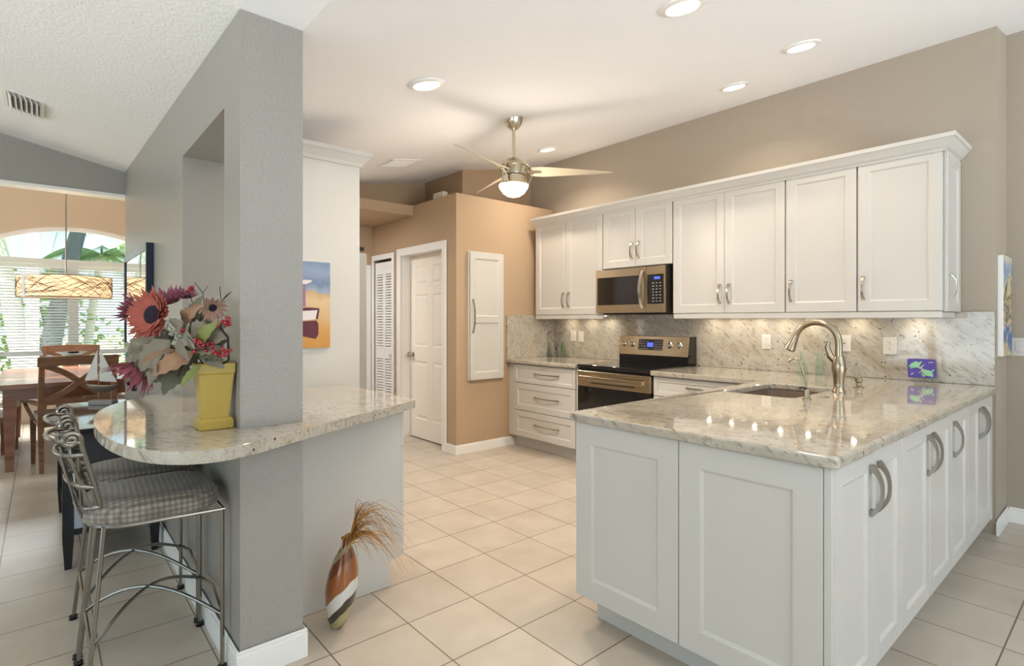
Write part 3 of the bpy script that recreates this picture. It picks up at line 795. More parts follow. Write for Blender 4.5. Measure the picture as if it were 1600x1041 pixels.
# ---- peninsula: end panels face the camera's left, doors run along the living-room side
PZ0, PZ1 = .127, .869
t = thing('peninsula_cabinet', 'long white peninsula base with end panels and a row of tall doors', 'cabinet', (3.0, 1.1, 0))
b = MB(); b.box(1.794, 2.90, .630, 1.628, PZ0, PZ1); b.box(3.58, WX-.002, .630, 1.628, PZ0, PZ1); b.box(2.90, 3.58, .630, 1.12, PZ0, PZ1); b.box(2.90, 3.58, 1.60, 1.628, PZ0, PZ1); b.box(2.90, 3.58, 1.12, 1.60, PZ0, .55); build('carcass', b, 'cab', t)
b = MB(); b.box(1.862, 4.39, .70, 1.585, 0, PZ0); build('toe_kick', b, 'cab', t)
for ya, yb in ((1.124, 1.630), (.632, 1.121)):
    b = MB(); shaker(b, (1.793, yb, PZ0-.010), (0, -1, 0), (0, 0, 1), (-1, 0, 0), yb-ya, PZ1-PZ0+.010, .021, .085); build('end_panel', b, 'cab', t)
b = MB(); b.box(1.773, 1.792, .608, .630, PZ0-.010, PZ1); build('corner_post', b, 'cab', t, bevel=.002)
sx_ = [1.795, 2.158, 2.489, 2.896, 3.299, 3.674, 3.996, 4.348]
hx = [2.158-.040, 2.158+.038, 2.896-.040, 2.896+.038, 3.299+.040, 3.996-.040, 3.996+.038]
for i in range(7):
    b = MB(); shaker(b, (sx_[i]+.0015, .629, PZ0-.010), (1, 0, 0), (0, 0, 1), (0, -1, 0), sx_[i+1]-sx_[i]-.003, PZ1-PZ0+.006, .021, .062)
    d = build('door', b, 'cab', t)
    b = MB(); bow_handle(b, (hx[i], .608, .738), (0, 0, 1), (0, -1, 0), .165, .026, .014, .034, .009, 2.0); build('handle', b, 'pull', d)
b = MB(); b.box(4.349, WX-.017, .612, .630, .10, PZ1); build('filler', b, 'cab', t)

# ---- sink, faucet, filter tap, soap dispenser
t = thing('kitchen_sink', 'taupe undermount sink set in the granite peninsula top', 'sink', (3.24, 1.38, .70))
b = MB()
o1 = rect(2.915, 3.565, 1.17, 1.59, .06); i1 = rect(2.93, 3.55, 1.185, 1.575, .05); i2 = rect(2.955, 3.525, 1.21, 1.55, .04)
def loop(pts, z): return [b.bm.verts.new((p[0], p[1], z)) for p in pts]
L0, L1, L2 = loop(o1, CZ-.0385), loop(i1, CZ-.0385), loop(i2, CZ-.215)
for A, B in ((L0, L1), (L1, L2)):
    for k in range(len(A)): b.bm.faces.new((A[k], A[(k+1) % len(A)], B[(k+1) % len(B)], B[k]))
b.bm.faces.new(L2)
build('basin', b, 'sinksteel', t)
b = MB(); b.lathe([(.0005, .0), (.035, .001), (.043, .003)], (3.24, 1.38, CZ-.2145), 24); build('drain', b, 'steel_h', t, smooth=True)

FXY = (3.366, 1.118)
t = thing('kitchen_faucet', 'tall gooseneck pull-down faucet in brushed nickel behind the sink', 'faucet', (*FXY, CZ))
b = MB(); b.lathe([(0, 0), (.034, 0), (.034, .008), (.027, .02), (.026, .05), (.030, .10), (.036, .135), (.034, .165), (.026, .20), (.0, .205)], seg=28)
build('body', b, 'faucet', t, smooth=True, world=False)
b = MB(); pts = [(0, 0, .18), (0, 0, .26)]
cy, cz, rr = .118, .275, .118
for i in range(19):
    a = PI-PI*.90*i/18; pts.append((0, cy+rr*math.cos(a), cz+rr*math.sin(a)*.97))
rad = [.019]*2+[.018]*19
b.tube(pts, rad, 16); build('gooseneck', b, 'faucet', t, smooth=True, world=False)
b = MB(); e = Vector(pts[-1]); dv = (Vector(pts[-1])-Vector(pts[-2])).normalized()
b.tube([e-dv*.004, e+dv*.02, e+dv*.06, e+dv*.085, e+dv*.092], [.019, .021, .027, .032, .028], 20); build('spray_head', b, 'faucet', t, smooth=True, world=False)
b = MB(); b.tube([(0, .012, .17), (-.012, .040, .20), (-.018, .052, .25), (-.018, .046, .285)], [.020, .018, .014, .009], 12); build('lever', b, 'faucet', t, smooth=True, world=False)
t = thing('filter_tap', 'slim curved filtered-water tap at the front edge of the sink', 'faucet', (2.95, 1.128, CZ))
b = MB(); b.lathe([(0, 0), (.022, 0), (.022, .005), (.015, .012), (.014, .05), (.0, .055)], seg=20); build('base', b, 'faucet', t, smooth=True, world=False)
b = MB(); b.tube([(0, 0, .04), (0, .004, .09), (.0, .022, .155), (0, .040, .195), (0, .060, .205), (0, .080, .196), (0, .088, .178)], .0055, 10); build('spout', b, 'faucet', t, smooth=True, world=False)
b = MB(); b.tube([(0, .0, .052), (-.02, .012, .060), (-.034, .02, .056)], [.006, .004, .006], 8); build('lever', b, 'black', t, smooth=True, world=False)
t = thing('soap_dispenser', 'short nickel soap pump to the right of the tall faucet', 'soap dispenser', (3.69, 1.118, CZ))
b = MB(); b.lathe([(0, 0), (.027, 0), (.027, .006), (.016, .012), (.014, .03), (.021, .036), (.021, .055), (.010, .06), (0, .062)], seg=20); build('pump_base', b, 'faucet', t, smooth=True, world=False)
b = MB(); b.tube([(0, 0, .05), (-.01, .02, .065), (-.02, .055, .066), (-.024, .075, .052)], [.008, .007, .006, .005], 10); build('nozzle', b, 'faucet', t, smooth=True, world=False)
b = MB(); b.lathe([(0, .004), (.016, .004), (.022, .001), (.022, 0)][::-1], (3.10, 1.095, CZ), 24); tag(build('sink_button', b, 'faucet', None, smooth=True), 'small round metal air switch flush in the granite by the faucet', 'switch')

# ---- glass bottles behind the faucet
def bottle(x, y, prof, label, m='greenglass'):
    t = thing('glass_bottle', label, 'bottle', (x, y, CZ+.0005), group=None)
    inner = [(max(r-.003, .0005), z+.004 if i == 0 else z) for i, (r, z) in enumerate(prof)]
    b = MB(); b.lathe([(0.0005, 0)]+prof+inner[::-1]+[(0.0005, .004)], seg=24); build('glass', b, m, t, smooth=True, world=False)
    b = MB(); r = prof[-1][0]; z = prof[-1][1]
    b.lathe([(r, z-.008), (r+.003, z-.008), (r+.003, z), (r, z)], seg=24); build('rim', b, m, t, smooth=True, world=False)
bottle(4.26, 1.66, [(.040, 0), (.042, .02), (.036, .07), (.018, .10), (.013, .13), (.013, .165)], 'pale green glass bottle with a flared shoulder, leftmost behind the faucet')
bottle(4.31, 1.56, [(.030, 0), (.032, .01), (.032, .10), (.018, .12), (.014, .15), (.016, .17)], 'straight clear green glass bottle, middle one behind the faucet')
bottle(4.27, 1.33, [(.040, 0), (.044, .02), (.040, .06), (.018, .085), (.014, .11), (.016, .12)], 'squat pale glass bottle just right of the faucet column', 'clearglass')

# ---- vases with dried blooms in the corner
def corner_vase(x, y, h, r, label, stem=None):
    t = thing('bud_vase', label, 'vase', (x, y, CZ+.0005))
    b = MB(); pr = [(r*.8, 0), (r, .01), (r*.95, h*.4), (r*.55, h*.75), (r*.7, h)]
    b.lathe([(.0005, 0)]+pr+[(q[0]-.003, q[1]) for q in pr[::-1]], seg=18); build('glass', b, 'greenglass' if not stem else 'clearglass', t, smooth=True, world=False)
M['leafgreen'] = mat('green_leaf', (104, 150, 62), .5)
M['bloom'] = mat('mauve_orchid_bloom', (150, 116, 122), .6)
corner_vase(4.286, 4.335, .16, .022, 'slender green bud vase, leftmost in the worktop corner')
corner_vase(4.300, 4.255, .15, .026, 'clear bud vase between the two green ones in the worktop corner', 1)
corner_vase(4.330, 4.175, .17, .028, 'green-tinted bud vase holding green leaves, nearest the outlets', 1)
t = thing('orchid_stems', 'dried mauve orchid stems rising from the corner bud vases', 'flowers', (4.30, 4.25, CZ+.02))
random.seed(3)
for k in range(6):
    b = MB(); a = -.085+.04*k; top = (-.03+.01*k, -a*1.0, .235+.02*(k % 3)); b.tube([(0, .005*(k-2), .01), (top[0]*.4, top[1]*.3, .13), top], .0016, 5); s_ = build('stem', b, 'rope', t, world=False)
    b = MB()
    for j in range(5):
        c = Vector(top)+Vector((random.uniform(-.02, .02), random.uniform(-.03, .03), random.uniform(-.03, .02))); b.sphere(c, random.uniform(.005, .009), 7, 5)
    build('bloom', b, 'bloom', s_, world=False)
for k in range(3):
    b = MB(); y = -.075+.012*k; b.strip([(.03, y, .01), (.025, y-.004, .08), (.02, y-.012*k, .16)], (0, 1, .1), [.006, .018, .002], .001); build('leaf', b, 'leafgreen', t, world=False)

# ---- decorative glass plate on a clear stand
M['cobalt'] = mat('cobalt_glass', (58, 36, 136), .08, coat=.6)
M['fusedgreen'] = mat('fused_green_glass', (138, 188, 146), .15, bump=.3, bscale=120)
t = thing('art_glass_plate', 'square cobalt glass plate with two pale green shapes on a clear stand', 'decorative plate', (4.37, .955, CZ))
n_ = Vector((-.86, -.32, .30)).normalized(); u_ = Vector((.32, -.86, 0)).normalized()*-1; u_ = Vector((n_.y, -n_.x, 0)).normalized(); v_ = n_.cross(u_).normalized()
if v_.z < 0: v_ = -v_
if u_.y > 0: u_ = -u_
mp_ = Matrix(((u_.x, v_.x, n_.x, -.028), (u_.y, v_.y, n_.y, 0), (u_.z, v_.z, n_.z, .088), (0, 0, 0, 1)))
b = MB(); b.prism(rect(-.075, .075, -.062, .062, .008), -.004, .004, (), mp_); pl_ = build('plate', b, 'cobalt', t, world=False, bevel=.002)
def blob(cx, cy, rx, ry, rot, n=20, spikes=0):
    return [(cx+math.cos(rot)*rx*(1+spikes*math.cos(5*a))*math.cos(a)-math.sin(rot)*ry*math.sin(a), cy+math.sin(rot)*rx*math.cos(a)+math.cos(rot)*ry*(1+spikes*math.cos(5*a))*math.sin(a)) for a in [2*PI*i/n for i in range(n)]]
for cx, cy, rx, ry, ro in ((-.032, .022, .028, .020, .4), (.030, -.030, .030, .018, -.5)):
    b = MB(); b.prism(blob(cx, cy, rx, ry, ro, 24, .12), .004, .007, (), mp_)
    for s in (-1, 1):
        b.prism(blob(cx+s*.026, cy+.014*s, .013, .005, s*.9), .004, .0062, (), mp_); b.prism(blob(cx+s*.018, cy-.018, .011, .005, -.8*s), .004, .0062, (), mp_)
    build('shape', b, 'fusedgreen', pl_, world=False)
b = MB(); b.strip([mp_ @ Vector((-.02, -.035, .0065)), mp_ @ Vector((.006, -.012, .0065)), mp_ @ Vector((-.006, .004, .0065)), mp_ @ Vector((.018, .03, .0065))], n_.cross(v_), [.004, .012, .014, .003], .002)
b.prism(blob(-.052, -.04, .010, .004, .7), .004, .0062, (), mp_); b.prism(blob(.05, .04, .016, .003, .1), .004, .0062, (), mp_)
build('swirl', b, 'legend', pl_, world=False)
b = MB()
for s in (-.04, .04):
    p = lambda u, v, w_: mp_ @ Vector((u, v, w_))
    b.tube([p(s, -.070, .022), p(s, -.064, .012), p(s, -.071, -.002), p(s, -.06, -.010), p(s, .02, -.010)], .0028, 6)
    q = p(s, -.068, .010); b.tube([q, Vector((q.x-.002, q.y, .002)), Vector((q.x+.045, q.y+.015, .002)), p(s, .02, -.010)], .0028, 6)
build('stand', b, 'clearglass', t, world=False, smooth=True)

# ---- outlets and switches on the backsplash
def wallplate(y, z, label, kind, gang=1, x=SPL, name=None, w_=.072, h_=.116):
    t = thing('wall_outlet' if kind != 'switch' else 'light_switch', label, 'outlet' if kind != 'switch' else 'switch', (x, y, z))
    b = MB(); b.box(-.006, -.0005, -w_/2, w_/2, -h_/2, h_/2); build('cover_plate', b, 'plastic', t, world=False, bevel=.003)
    if kind == 'duplex':
        for s in (-1, 1):
            b = MB(); b.prism([(p[0], p[1]) for p in rect(-.017, .017, -.014, .014, .008, 4)], 0, .004, (), Matrix(((0, 0, -1, -.006), (1, 0, 0, 0), (0, 1, 0, s*.022), (0, 0, 0, 1))))
            f = build('socket', b, 'plastic', t, world=False)
            b = MB()
            for q in (-.006, .006): b.box(-.0108, -.0098, q-.0012, q+.0012, s*.022-.002, s*.022+.008)
            b.box(-.0108, -.0098, -.002, .002, s*.022-.010, s*.022-.006); build('slots', b, 'slot', f, world=False)
    elif kind == 'gfci':
        b = MB(); b.box(-.009, -.006, -.017, .017, -.033, .033); f = build('socket', b, 'plastic', t, world=False, bevel=.001)
        b = MB()
        for s in (-1, 1):
            for q in (-.006, .006): b.box(-.0098, -.0088, q-.0012, q+.0012, s*.020-.004, s*.020+.004)
        b.box(-.0105, -.0088, -.009, .009, -.006, -.001); b.box(-.0105, -.0088, -.009, .009, .001, .006); build('slots', b, 'slot', f, world=False)
    else:
        b = MB(); b.box(-.010, -.006, -.016, .016, -.033, .033); build('rocker', b, 'plastic', t, world=False, bevel=.002)
wallplate(4.068, 1.143, 'small outlet plate nearest the corner bud vases', 'duplex')
wallplate(3.955, 1.138, 'rocker switch plate between the bud vases and the range', 'switch')
wallplate(1.980, 1.141, 'outlet plate left of the tall faucet', 'duplex')
wallplate(1.420, 1.146, 'outlet with test buttons just right of the faucet neck', 'gfci', w_=.085)
wallplate(1.141, 1.137, 'double outlet plate between the faucet and the blue glass plate', 'duplex', w_=.078)
wallplate(.535, 1.14, 'wide rocker switch plate on the grey wall at the right edge', 'switch', x=4.78, w_=.12)

# ---- painting on the jog wall and on the tall panel
def painting(name, x0, x1, y, z0, z1, m, label, th=.03, sidem='trim'):
    t = thing(name, label, 'painting', ((x0+x1)/2, y, z0))
    b = MB(); b.box(x0, x1, y-th, y-.001, z0, z1); build('canvas_edge', b, sidem, t)
    b = MB(); b.box(x0, x1, y-th-.001, y-th, z0, z1); build('painted_face', b, m, t)
    return t
def paint_mat(name, zbands, cx, cz, split=None, seed=0, sc_=6):
    """abstract brushwork in the thing's own coordinates"""
    m, N, L, P = newmat(name)
    t = N.new('ShaderNodeTexCoord'); s = N.new('ShaderNodeSeparateXYZ'); n = N.new('ShaderNodeTexNoise')
    n.inputs['Scale'].default_value = sc_; n.inputs['Detail'].default_value = 4; n.inputs['Distortion'].default_value = .8
    mp = N.new('ShaderNodeMapping'); mp.inputs['Location'].default_value = (seed, seed, 0); L.new(t.outputs['Object'], mp.inputs[0])
    L.new(mp.outputs[0], n.inputs[0]); L.new(t.outputs['Object'], s.inputs[0])
    ma = N.new('ShaderNodeMath'); ma.operation = 'MULTIPLY_ADD'; ma.inputs[1].default_value = cx
    L.new(n.outputs[0], ma.inputs[0]); m2 = N.new('ShaderNodeMath'); m2.operation = 'MULTIPLY_ADD'; m2.inputs[1].default_value = cz; m2.inputs[2].default_value = -cx/2
    L.new(s.outputs['Z'], m2.inputs[0]); L.new(m2.outputs[0], ma.inputs[2])
    r = N.new('ShaderNodeValToRGB'); e = r.color_ramp.elements
    e[0].position = zbands[0][0]; e[0].color = rgb(*zbands[0][1]); e[1].position = zbands[-1][0]; e[1].color = rgb(*zbands[-1][1])
    for p, c in zbands[1:-1]: q = e.new(p); q.color = rgb(*c)
    L.new(ma.outputs[0], r.inputs[0]); L.new(r.outputs[0], P.inputs['Base Color']); P.inputs['Roughness'].default_value = .5
    return m
M['abstract'] = paint_mat('abstract_painting', [(0, (212, 190, 140)), (.12, (60, 92, 150)), (.25, (70, 110, 176)), (.33, (224, 196, 140)), (.42, (40, 54, 96)), (.5, (206, 186, 140)), (.6, (50, 50, 60)), (.68, (226, 210, 160)), (.8, (120, 150, 190)), (1, (226, 214, 180))], .9, 1.55, sc_=9)
t = painting('painting', 4.449, 4.760, .597, 1.09, 1.712, 'abstract', 'narrow-looking blue and cream abstract canvas on the wall at the right edge', .028)
M['beach'] = paint_mat('beach_painting', [(0, (196, 140, 66)), (.2, (206, 152, 84)), (.34, (206, 170, 124)), (.55, (214, 184, 142)), (.64, (196, 160, 120)), (.66, (150, 162, 178)), (.74, (110, 128, 158)), (.86, (140, 154, 178)), (1, (112, 132, 164))], .22, 1.92, seed=2)
t = painting('painting', .99, 1.335, 3.271, 1.146, 1.662, 'beach', 'unframed painting of a beach with a white boat on the tall cabinet panel', .018)
t['label'] = 'unframed painting of a beach under a blue sky with a white boat'
# painted boat: flat colour shapes on the canvas face
yb = 3.2515
def flat(b, pts, y): b.prism(pts, y-.0006, y, (), mxz)
M['paintwhite'] = mat('boat_white_paint', (226, 214, 212), .6); M['paintmaroon'] = mat('boat_maroon_paint', (96, 44, 56), .6); M['paintmauve'] = mat('boat_mauve_paint', (150, 112, 140), .6); M['paintshadow'] = mat('painted_boat_shade', (150, 112, 104), .7)
b = MB(); flat(b, [(1.08, 1.235), (1.245, 1.20), (1.262, 1.225), (1.262, 1.29), (1.25, 1.31), (1.08, 1.30)], yb); build('hull_outline', b, 'paintmaroon', t)
b = MB(); flat(b, [(1.08, 1.312), (1.18, 1.312), (1.253, 1.318), (1.268, 1.38), (1.205, 1.372), (1.16, 1.372), (1.08, 1.38)], yb-.0007); build('hull', b, 'paintwhite', t)
b = MB(); flat(b, [(1.08, 1.372), (1.16, 1.366), (1.268, 1.374), (1.266, 1.384), (1.20, 1.388), (1.16, 1.384), (1.08, 1.392)], yb-.0014); flat(b, [(1.245, 1.318), (1.258, 1.318), (1.268, 1.374), (1.256, 1.372)], yb-.0014); build('gunwale', b, 'paintmaroon', t)
b = MB(); flat(b, [(1.165, 1.392), (1.185, 1.392), (1.183, 1.53), (1.170, 1.53)], yb-.0007); build('mast', b, 'paintmauve', t)
b = MB(); flat(b, [(1.10, 1.528), (1.19, 1.526), (1.225, 1.544), (1.215, 1.552), (1.10, 1.548)], yb-.0008); build('awning', b, 'paintwhite', t)

# ================================================================ MICROWAVE
MX = 3.985; my0, my1, mz0, mz1 = 2.645, 3.408, 1.378, 1.783
t = thing('microwave', 'stainless over-the-range microwave with a bowed handle', 'microwave', (4.1, 3.03, mz0))
b = MB(); b.box(MX+.03, WX-.03, my0, my1, mz0, mz1-.002); build('body', b, 'dark_side', t)
split = 2.84
def framed(b, X, y0, y1, z0, z1, wy0, wy1, wz0, wz1, th=.028):
    for a in ((y0, wy0, z0, z1), (wy1, y1, z0, z1), (wy0, wy1, z0, wz0), (wy0, wy1, wz1, z1)): b.box(X, X+th, *a)
b = MB(); framed(b, MX, split+.002, my1, mz0+.002, mz1-.003, split+.075, my1-.018, mz0+.075, mz1-.075); d = build('door', b, 'steel', t, bevel=.001)
b = MB(); b.box(MX+.004, MX+.02, split+.075, my1-.018, mz0+.075, mz1-.075); build('window', b, 'oven_win', d)
b = MB(); pts = []; 
for i in range(13):
    u = -1+2*i/12; pts.append((MX-.046*(1-abs(u)**2.2)-.004, split+.035, (mz0+mz1)/2+u*.165))
b.strip(pts, (0, 1, 0), [.034-.010*abs(-1+2*i/12) for i in range(13)], .009); build('handle', b, 'steel_h', d)
b = MB(); framed(b, MX, my0+.003, split-.002, mz0+.002, mz1-.003, my0+.018, split-.01, mz0+.075, mz1-.075); p_ = build('control_panel', b, 'steel', t, bevel=.001)
b = MB(); b.box(MX+.002, MX+.02, my0+.018, split-.01, mz0+.075, mz1-.075); build('keypad', b, 'glassblack', p_)
b = MB(); b.box(MX+.001, MX+.002, my0+.055, my0+.115, mz1-.118, mz1-.096); build('clock_display', b, 'display', p_)
b = MB()
for r_ in range(7):
    for c_ in range(3): yy = my0+.045+c_*.036; zz = mz0+.095+r_*.026; b.box(MX+.001, MX+.0019, yy, yy+.016, zz, zz+.007)
build('key_legends', b, 'legend', p_)
b = MB(); b.box(MX+.05, WX-.06, my0+.05, my1-.05, mz0-.012, mz0-.001); build('vent_grille', b, 'blackplastic', t)

# ================================================================ RANGE
ry0, ry1 = 2.592, 3.382; RX = 3.70
t = thing('kitchen_range', 'freestanding electric range in stainless steel with a black glass cooktop', 'range', (4.05, 2.99, 0))
b = MB(); b.box(RX+.045, 4.382, ry0+.002, ry1-.002, .06, .885); build('body', b, 'dark_side', t)
b = MB(); b.box(RX-.005, 4.30, ry0, ry1, .886, .914); build('cooktop', b, 'glassblack', t, bevel=.004, seg=3)
b = MB(); b.box(RX+.012, RX+.044, ry0+.004, ry1-.004, .862, .8855); build('front_strip', b, 'black', t)
b = MB()
for a in ((ry0+.004, ry1-.004, .735, .858), (ry0+.004, ry0+.03, .27, .735), (ry1-.03, ry1-.004, .27, .735), (ry0+.03, ry1-.03, .27, .31)):
    b.box(RX, RX+.043, *a)
# split: steel top band and black glass lower leaf
b.bm.free()
b = MB(); b.box(RX, RX+.043, ry0+.004, ry1-.004, .722, .858); d = build('oven_door', b, 'steel', t, bevel=.003)
b = MB(); b.box(RX+.001, RX+.043, ry0+.004, ry1-.004, .27, .7215); build('door_glass', b, 'glassblack', d)
b = MB(); b.box(RX-.0005, RX+.0005, ry0+.14, ry1-.14, .36, .655); build('window', b, 'oven_win', d)
b = MB(); b.strip([(RX-.002, ry0+.05, .80), (RX-.040, ry0+.06, .80), (RX-.043, ry0+.12, .80), (RX-.043, ry1-.12, .80), (RX-.040, ry1-.06, .80), (RX-.002, ry1-.05, .80)], (0, 0, 1), .036, .012); build('handle', b, 'steel', d, bevel=.003)
b = MB(); b.box(RX-.001, RX+.0, ry0+.16, ry1-.16, .752, .760); build('vent_slot', b, 'black', d)
b = MB(); b.box(RX+.004, RX+.043, ry0+.004, ry1-.004, .075, .262); build('storage_drawer', b, 'steel', t, bevel=.003)
# backguard
b = MB(); b.box(4.30, 4.382, ry0+.005, ry1-.005, .9145, 1.0); build('backguard_base', b, 'black', t)
b = MB()
mxy = Matrix(((1, 0, 0, 0), (0, 0, 1, 0), (0, 1, 0, 0), (0, 0, 0, 1)))
b.prism([(4.285, .985), (4.384, .985), (4.384, 1.165), (4.315, 1.165)], ry0+.028, ry1-.002, (), mxy); bg_ = build('backguard', b, 'steel', t, bevel=.003)
b = MB(); b.prism([(4.29, .93), (4.385, .93), (4.385, 1.166), (4.33, 1.166)], ry0+.002, ry0+.0275, (), mxy); build('end_cap', b, 'dark_side', t)
nb = Vector((-.18, 0, .03)).normalized()
def on_bg(y, z, d=0): return Vector((4.285+(z-.985)/.18*.030-d, y, z))
def slab(b, y0, y1, z0, z1, d0, d1):
    P4 = [on_bg(y0, z0, d0), on_bg(y1, z0, d0), on_bg(y1, z1, d0), on_bg(y0, z1, d0)]; Q4 = [on_bg(y0, z0, d1), on_bg(y1, z0, d1), on_bg(y1, z1, d1), on_bg(y0, z1, d1)]
    v = [b.bm.verts.new(q) for q in P4+Q4]
    for f in ((0, 1, 2, 3), (4, 5, 6, 7), (0, 1, 5, 4), (1, 2, 6, 5), (2, 3, 7, 6), (3, 0, 4, 7)): b.bm.faces.new([v[i] for i in f])
b = MB(); slab(b, 2.885, 3.150, 1.035, 1.135, -.001, .003); build('control_glass', b, 'glassblack', bg_)
b = MB(); slab(b, 2.985, 3.05, 1.065, 1.105, .0031, .0036); build('clock_display', b, 'display', bg_)
b = MB()
for r_ in range(4):
    for c_ in list(range(4))+list(range(7, 12)): yy = 2.895+c_*.0215; zz = 1.044+r_*.022; slab(b, yy, yy+.010, zz, zz+.006, .0031, .0035)
build('key_legends', b, 'legend', bg_)
for y in (3.325, 3.226, 2.809, 2.711):
    k = on_bg(y, 1.085); b = MB(); b.lathe([(0, 0), (.028, 0), (.029, -.004), (.022, -.007), (.020, -.024), (.016, -.027), (0, -.027)], k, 24, 'x'); b.box(k.x-.032, k.x-.026, k.y-.003, k.y+.003, k.z-.017, k.z+.017)
    build('knob', b, 'steel_h', t, smooth=True)
# ================================================================ BAR COUNTER
def catmull(pts, n=8, closed=False):
    out = []; P_ = [Vector(p) for p in pts]; m_ = len(P_)
    for i in range(m_ if closed else m_-1):
        p0 = P_[(i-1) % m_] if closed or i > 0 else P_[i]; p1 = P_[i]; p2 = P_[(i+1) % m_]; p3 = P_[(i+2) % m_] if closed or i+2 < m_ else P_[(i+1) % m_]
        for k in range(n):
            t_ = k/n; out.append(.5*((2*p1)+(-p0+p2)*t_+(2*p0-5*p1+4*p2-p3)*t_*t_+(-p0+3*p1-3*p2+p3)*t_**3))
    if not closed: out.append(P_[-1])
    return out
curve = catmull([(1.405, 2.372), (1.18, 2.245), (.94, 2.122), (.72, 2.002), (.53, 1.895), (.40, 1.860), (.285, 1.925), (.205, 2.09), (.158, 2.37), (.155, 2.72), (.21, 3.06), (.36, 3.36), (.53, 3.495)], 7)
outl_ = [(1.415, 2.385), (1.415, 3.270), (.774, 3.270), (.774, 3.216), (.5455, 3.216), (.5455, 3.50)] + [(p.x, p.y) for p in curve[::-1]]
# the slab runs in front of the pier and through the serving opening; the pier and wall stand on it
granite_slab('countertop', outl_, 'granite bar top with a rounded end wrapping the grey pier', z1=.915, th=.040)
t = thing('bar_base_cabinet', 'plain white side of the base cabinet under the bar counter', 'cabinet', (1.08, 2.8, 0))
b = MB(); b.box(WR+.001, 1.36, 2.437, 3.268, .127, .873); b.box(WR+.001, 1.306, 2.437, 3.268, 0, .127); build('carcass', b, 'cab', t)
for ya, yb in ((2.44, 2.85), (2.855, 3.265)):
    for z0, z1 in ((.13, .40), (.403, .68), (.683, .868)):
        b = MB(); shaker(b, (1.362, ya, z0), (0, 1, 0), (0, 0, 1), (1, 0, 0), yb-ya, z1-z0, .02, .05 if z1-z0 > .22 else .03); d = build('drawer', b, 'cab', t)
        b = MB(); bow_handle(b, (1.382, (ya+yb)/2, (z0+z1)/2), (0, 1, 0), (1, 0, 0), .2, .013, .010, .028); build('handle', b, 'nickel', d)

# ---- mustard planter
PB = Vector((.480, 2.243, .9155))
t = thing('planter', 'tapered square mustard yellow planter on the bar top', 'planter', PB)
def sq_loft(b, levels, cx=0, cy=0):
    rings = []
    for z, hx_, hy_ in levels: rings.append([b.bm.verts.new(p) for p in ((-hx_, -hy_, z), (hx_, -hy_, z), (hx_, hy_, z), (-hx_, hy_, z))])
    for A, B in zip(rings, rings[1:]):
        for k in range(4): b.bm.faces.new((A[k], A[(k+1) % 4], B[(k+1) % 4], B[k]))
    b.bm.faces.new(rings[0][::-1]); return rings
b = MB(); rg = sq_loft(b, [(0, .054, .050), (.003, .056, .052), (.030, .056, .052), (.040, .050, .046), (.043, .0425, .040), (.20, .0575, .052), (.203, .0605, .055), (.238, .0615, .056), (.240, .0600, .054), (.240, .055, .049), (.19, .05, .044)])
b.bm.faces.new(rg[-1]); build('pot', b, 'yellow', t, world=False, bevel=.0025)

# ---- dried flower arrangement
M['rust'] = mat('rust_orange_petal', (160, 82, 66), .7, var=.2, vscale=30)
M['mauvep'] = mat('mauve_petal', (134, 72, 88), .7, var=.25, vscale=30)
M['pinkp'] = mat('pink_green_petal', (140, 74, 82), .7, var=.3, vscale=25)
M['creamp'] = mat('cream_mauve_petal', (160, 128, 112), .7, var=.25, vscale=30)
M['seedhead'] = mat('dark_seed_head', (44, 32, 48), .85, bump=1, bscale=300)
M['leafgrey'] = mat('grey_green_leaf', (122, 113, 96), .7, var=.18, vscale=12)
M['leafdark'] = mat('dark_olive_leaf', (84, 82, 60), .65, var=.2, vscale=12)
M['leafolive'] = mat('bright_olive_leaf', (118, 124, 62), .55, var=.15, vscale=12)
M['leafpeach'] = mat('peach_brown_leaf', (150, 114, 86), .65, var=.2, vscale=14)
M['leafteal'] = mat('teal_green_leaf', (58, 106, 86), .6)
M['berry'] = mat('glossy_red_berry', (142, 12, 28), .12, coat=.6)
M['sage'] = mat('pale_sage_sprig', (176, 178, 160), .7)
PM = PB+Vector((0, 0, .235))
t = thing('flower_arrangement', 'artificial sunflowers, big dried leaves and red berries in the mustard planter', 'flowers', PM)
Rv, Fv, Uv = rgt, fwd, Vector((0, 0, 1))
def uv(u, v, d): return Rv*u+Uv*v+Fv*d
def flower(c, nrm, r, pm, n=20, cr=.35, layers=2, cup=.25, cm='seedhead', parent=t):
    nrm = Vector(nrm).normalized(); a = nrm.orthogonal().normalized(); bb = nrm.cross(a)
    b = MB()
    for L in range(layers):
        for k in range(n):
            an = 2*PI*(k+.5*L)/n+random.uniform(-.08, .08); dr_ = a*math.cos(an)+bb*math.sin(an); sd = nrm.cross(dr_)
            rr = r*random.uniform(.82, 1.08)*(1-.12*L); cu = cup*random.uniform(.6, 1.4)+.18*L; w_ = r*.11
            pts = [(.25, .3, 0), (.5, 1, .10), (.78, .9, .45), (1.0, .1, .8)]
            rows = []
            for f, ww, h in pts:
                p = c+dr_*rr*f+nrm*(rr*cu*h); rows.append((p-sd*w_*ww, p+nrm*.003, p+sd*w_*ww))
            for A, B in zip(rows, rows[1:]):
                b.quad(A[0], A[1], B[1], B[0]); b.quad(A[1], A[2], B[2], B[1])
    f = build('flower_head', b, pm, parent, world=False, smooth=True)
    b = MB(); mt = Matrix(((a.x, bb.x, nrm.x, 0), (a.y, bb.y, nrm.y, 0), (a.z, bb.z, nrm.z, 0), (0, 0, 0, 1)))
    b.lathe([(.0005, r*.20), (r*cr*.6, r*.17), (r*cr, r*.05), (r*cr*.9, -.01*r), (.0005, -.04*r)][::-1], c, 18, mtx=mt); build('flower_centre', b, cm, f, world=False, smooth=True)
    return f
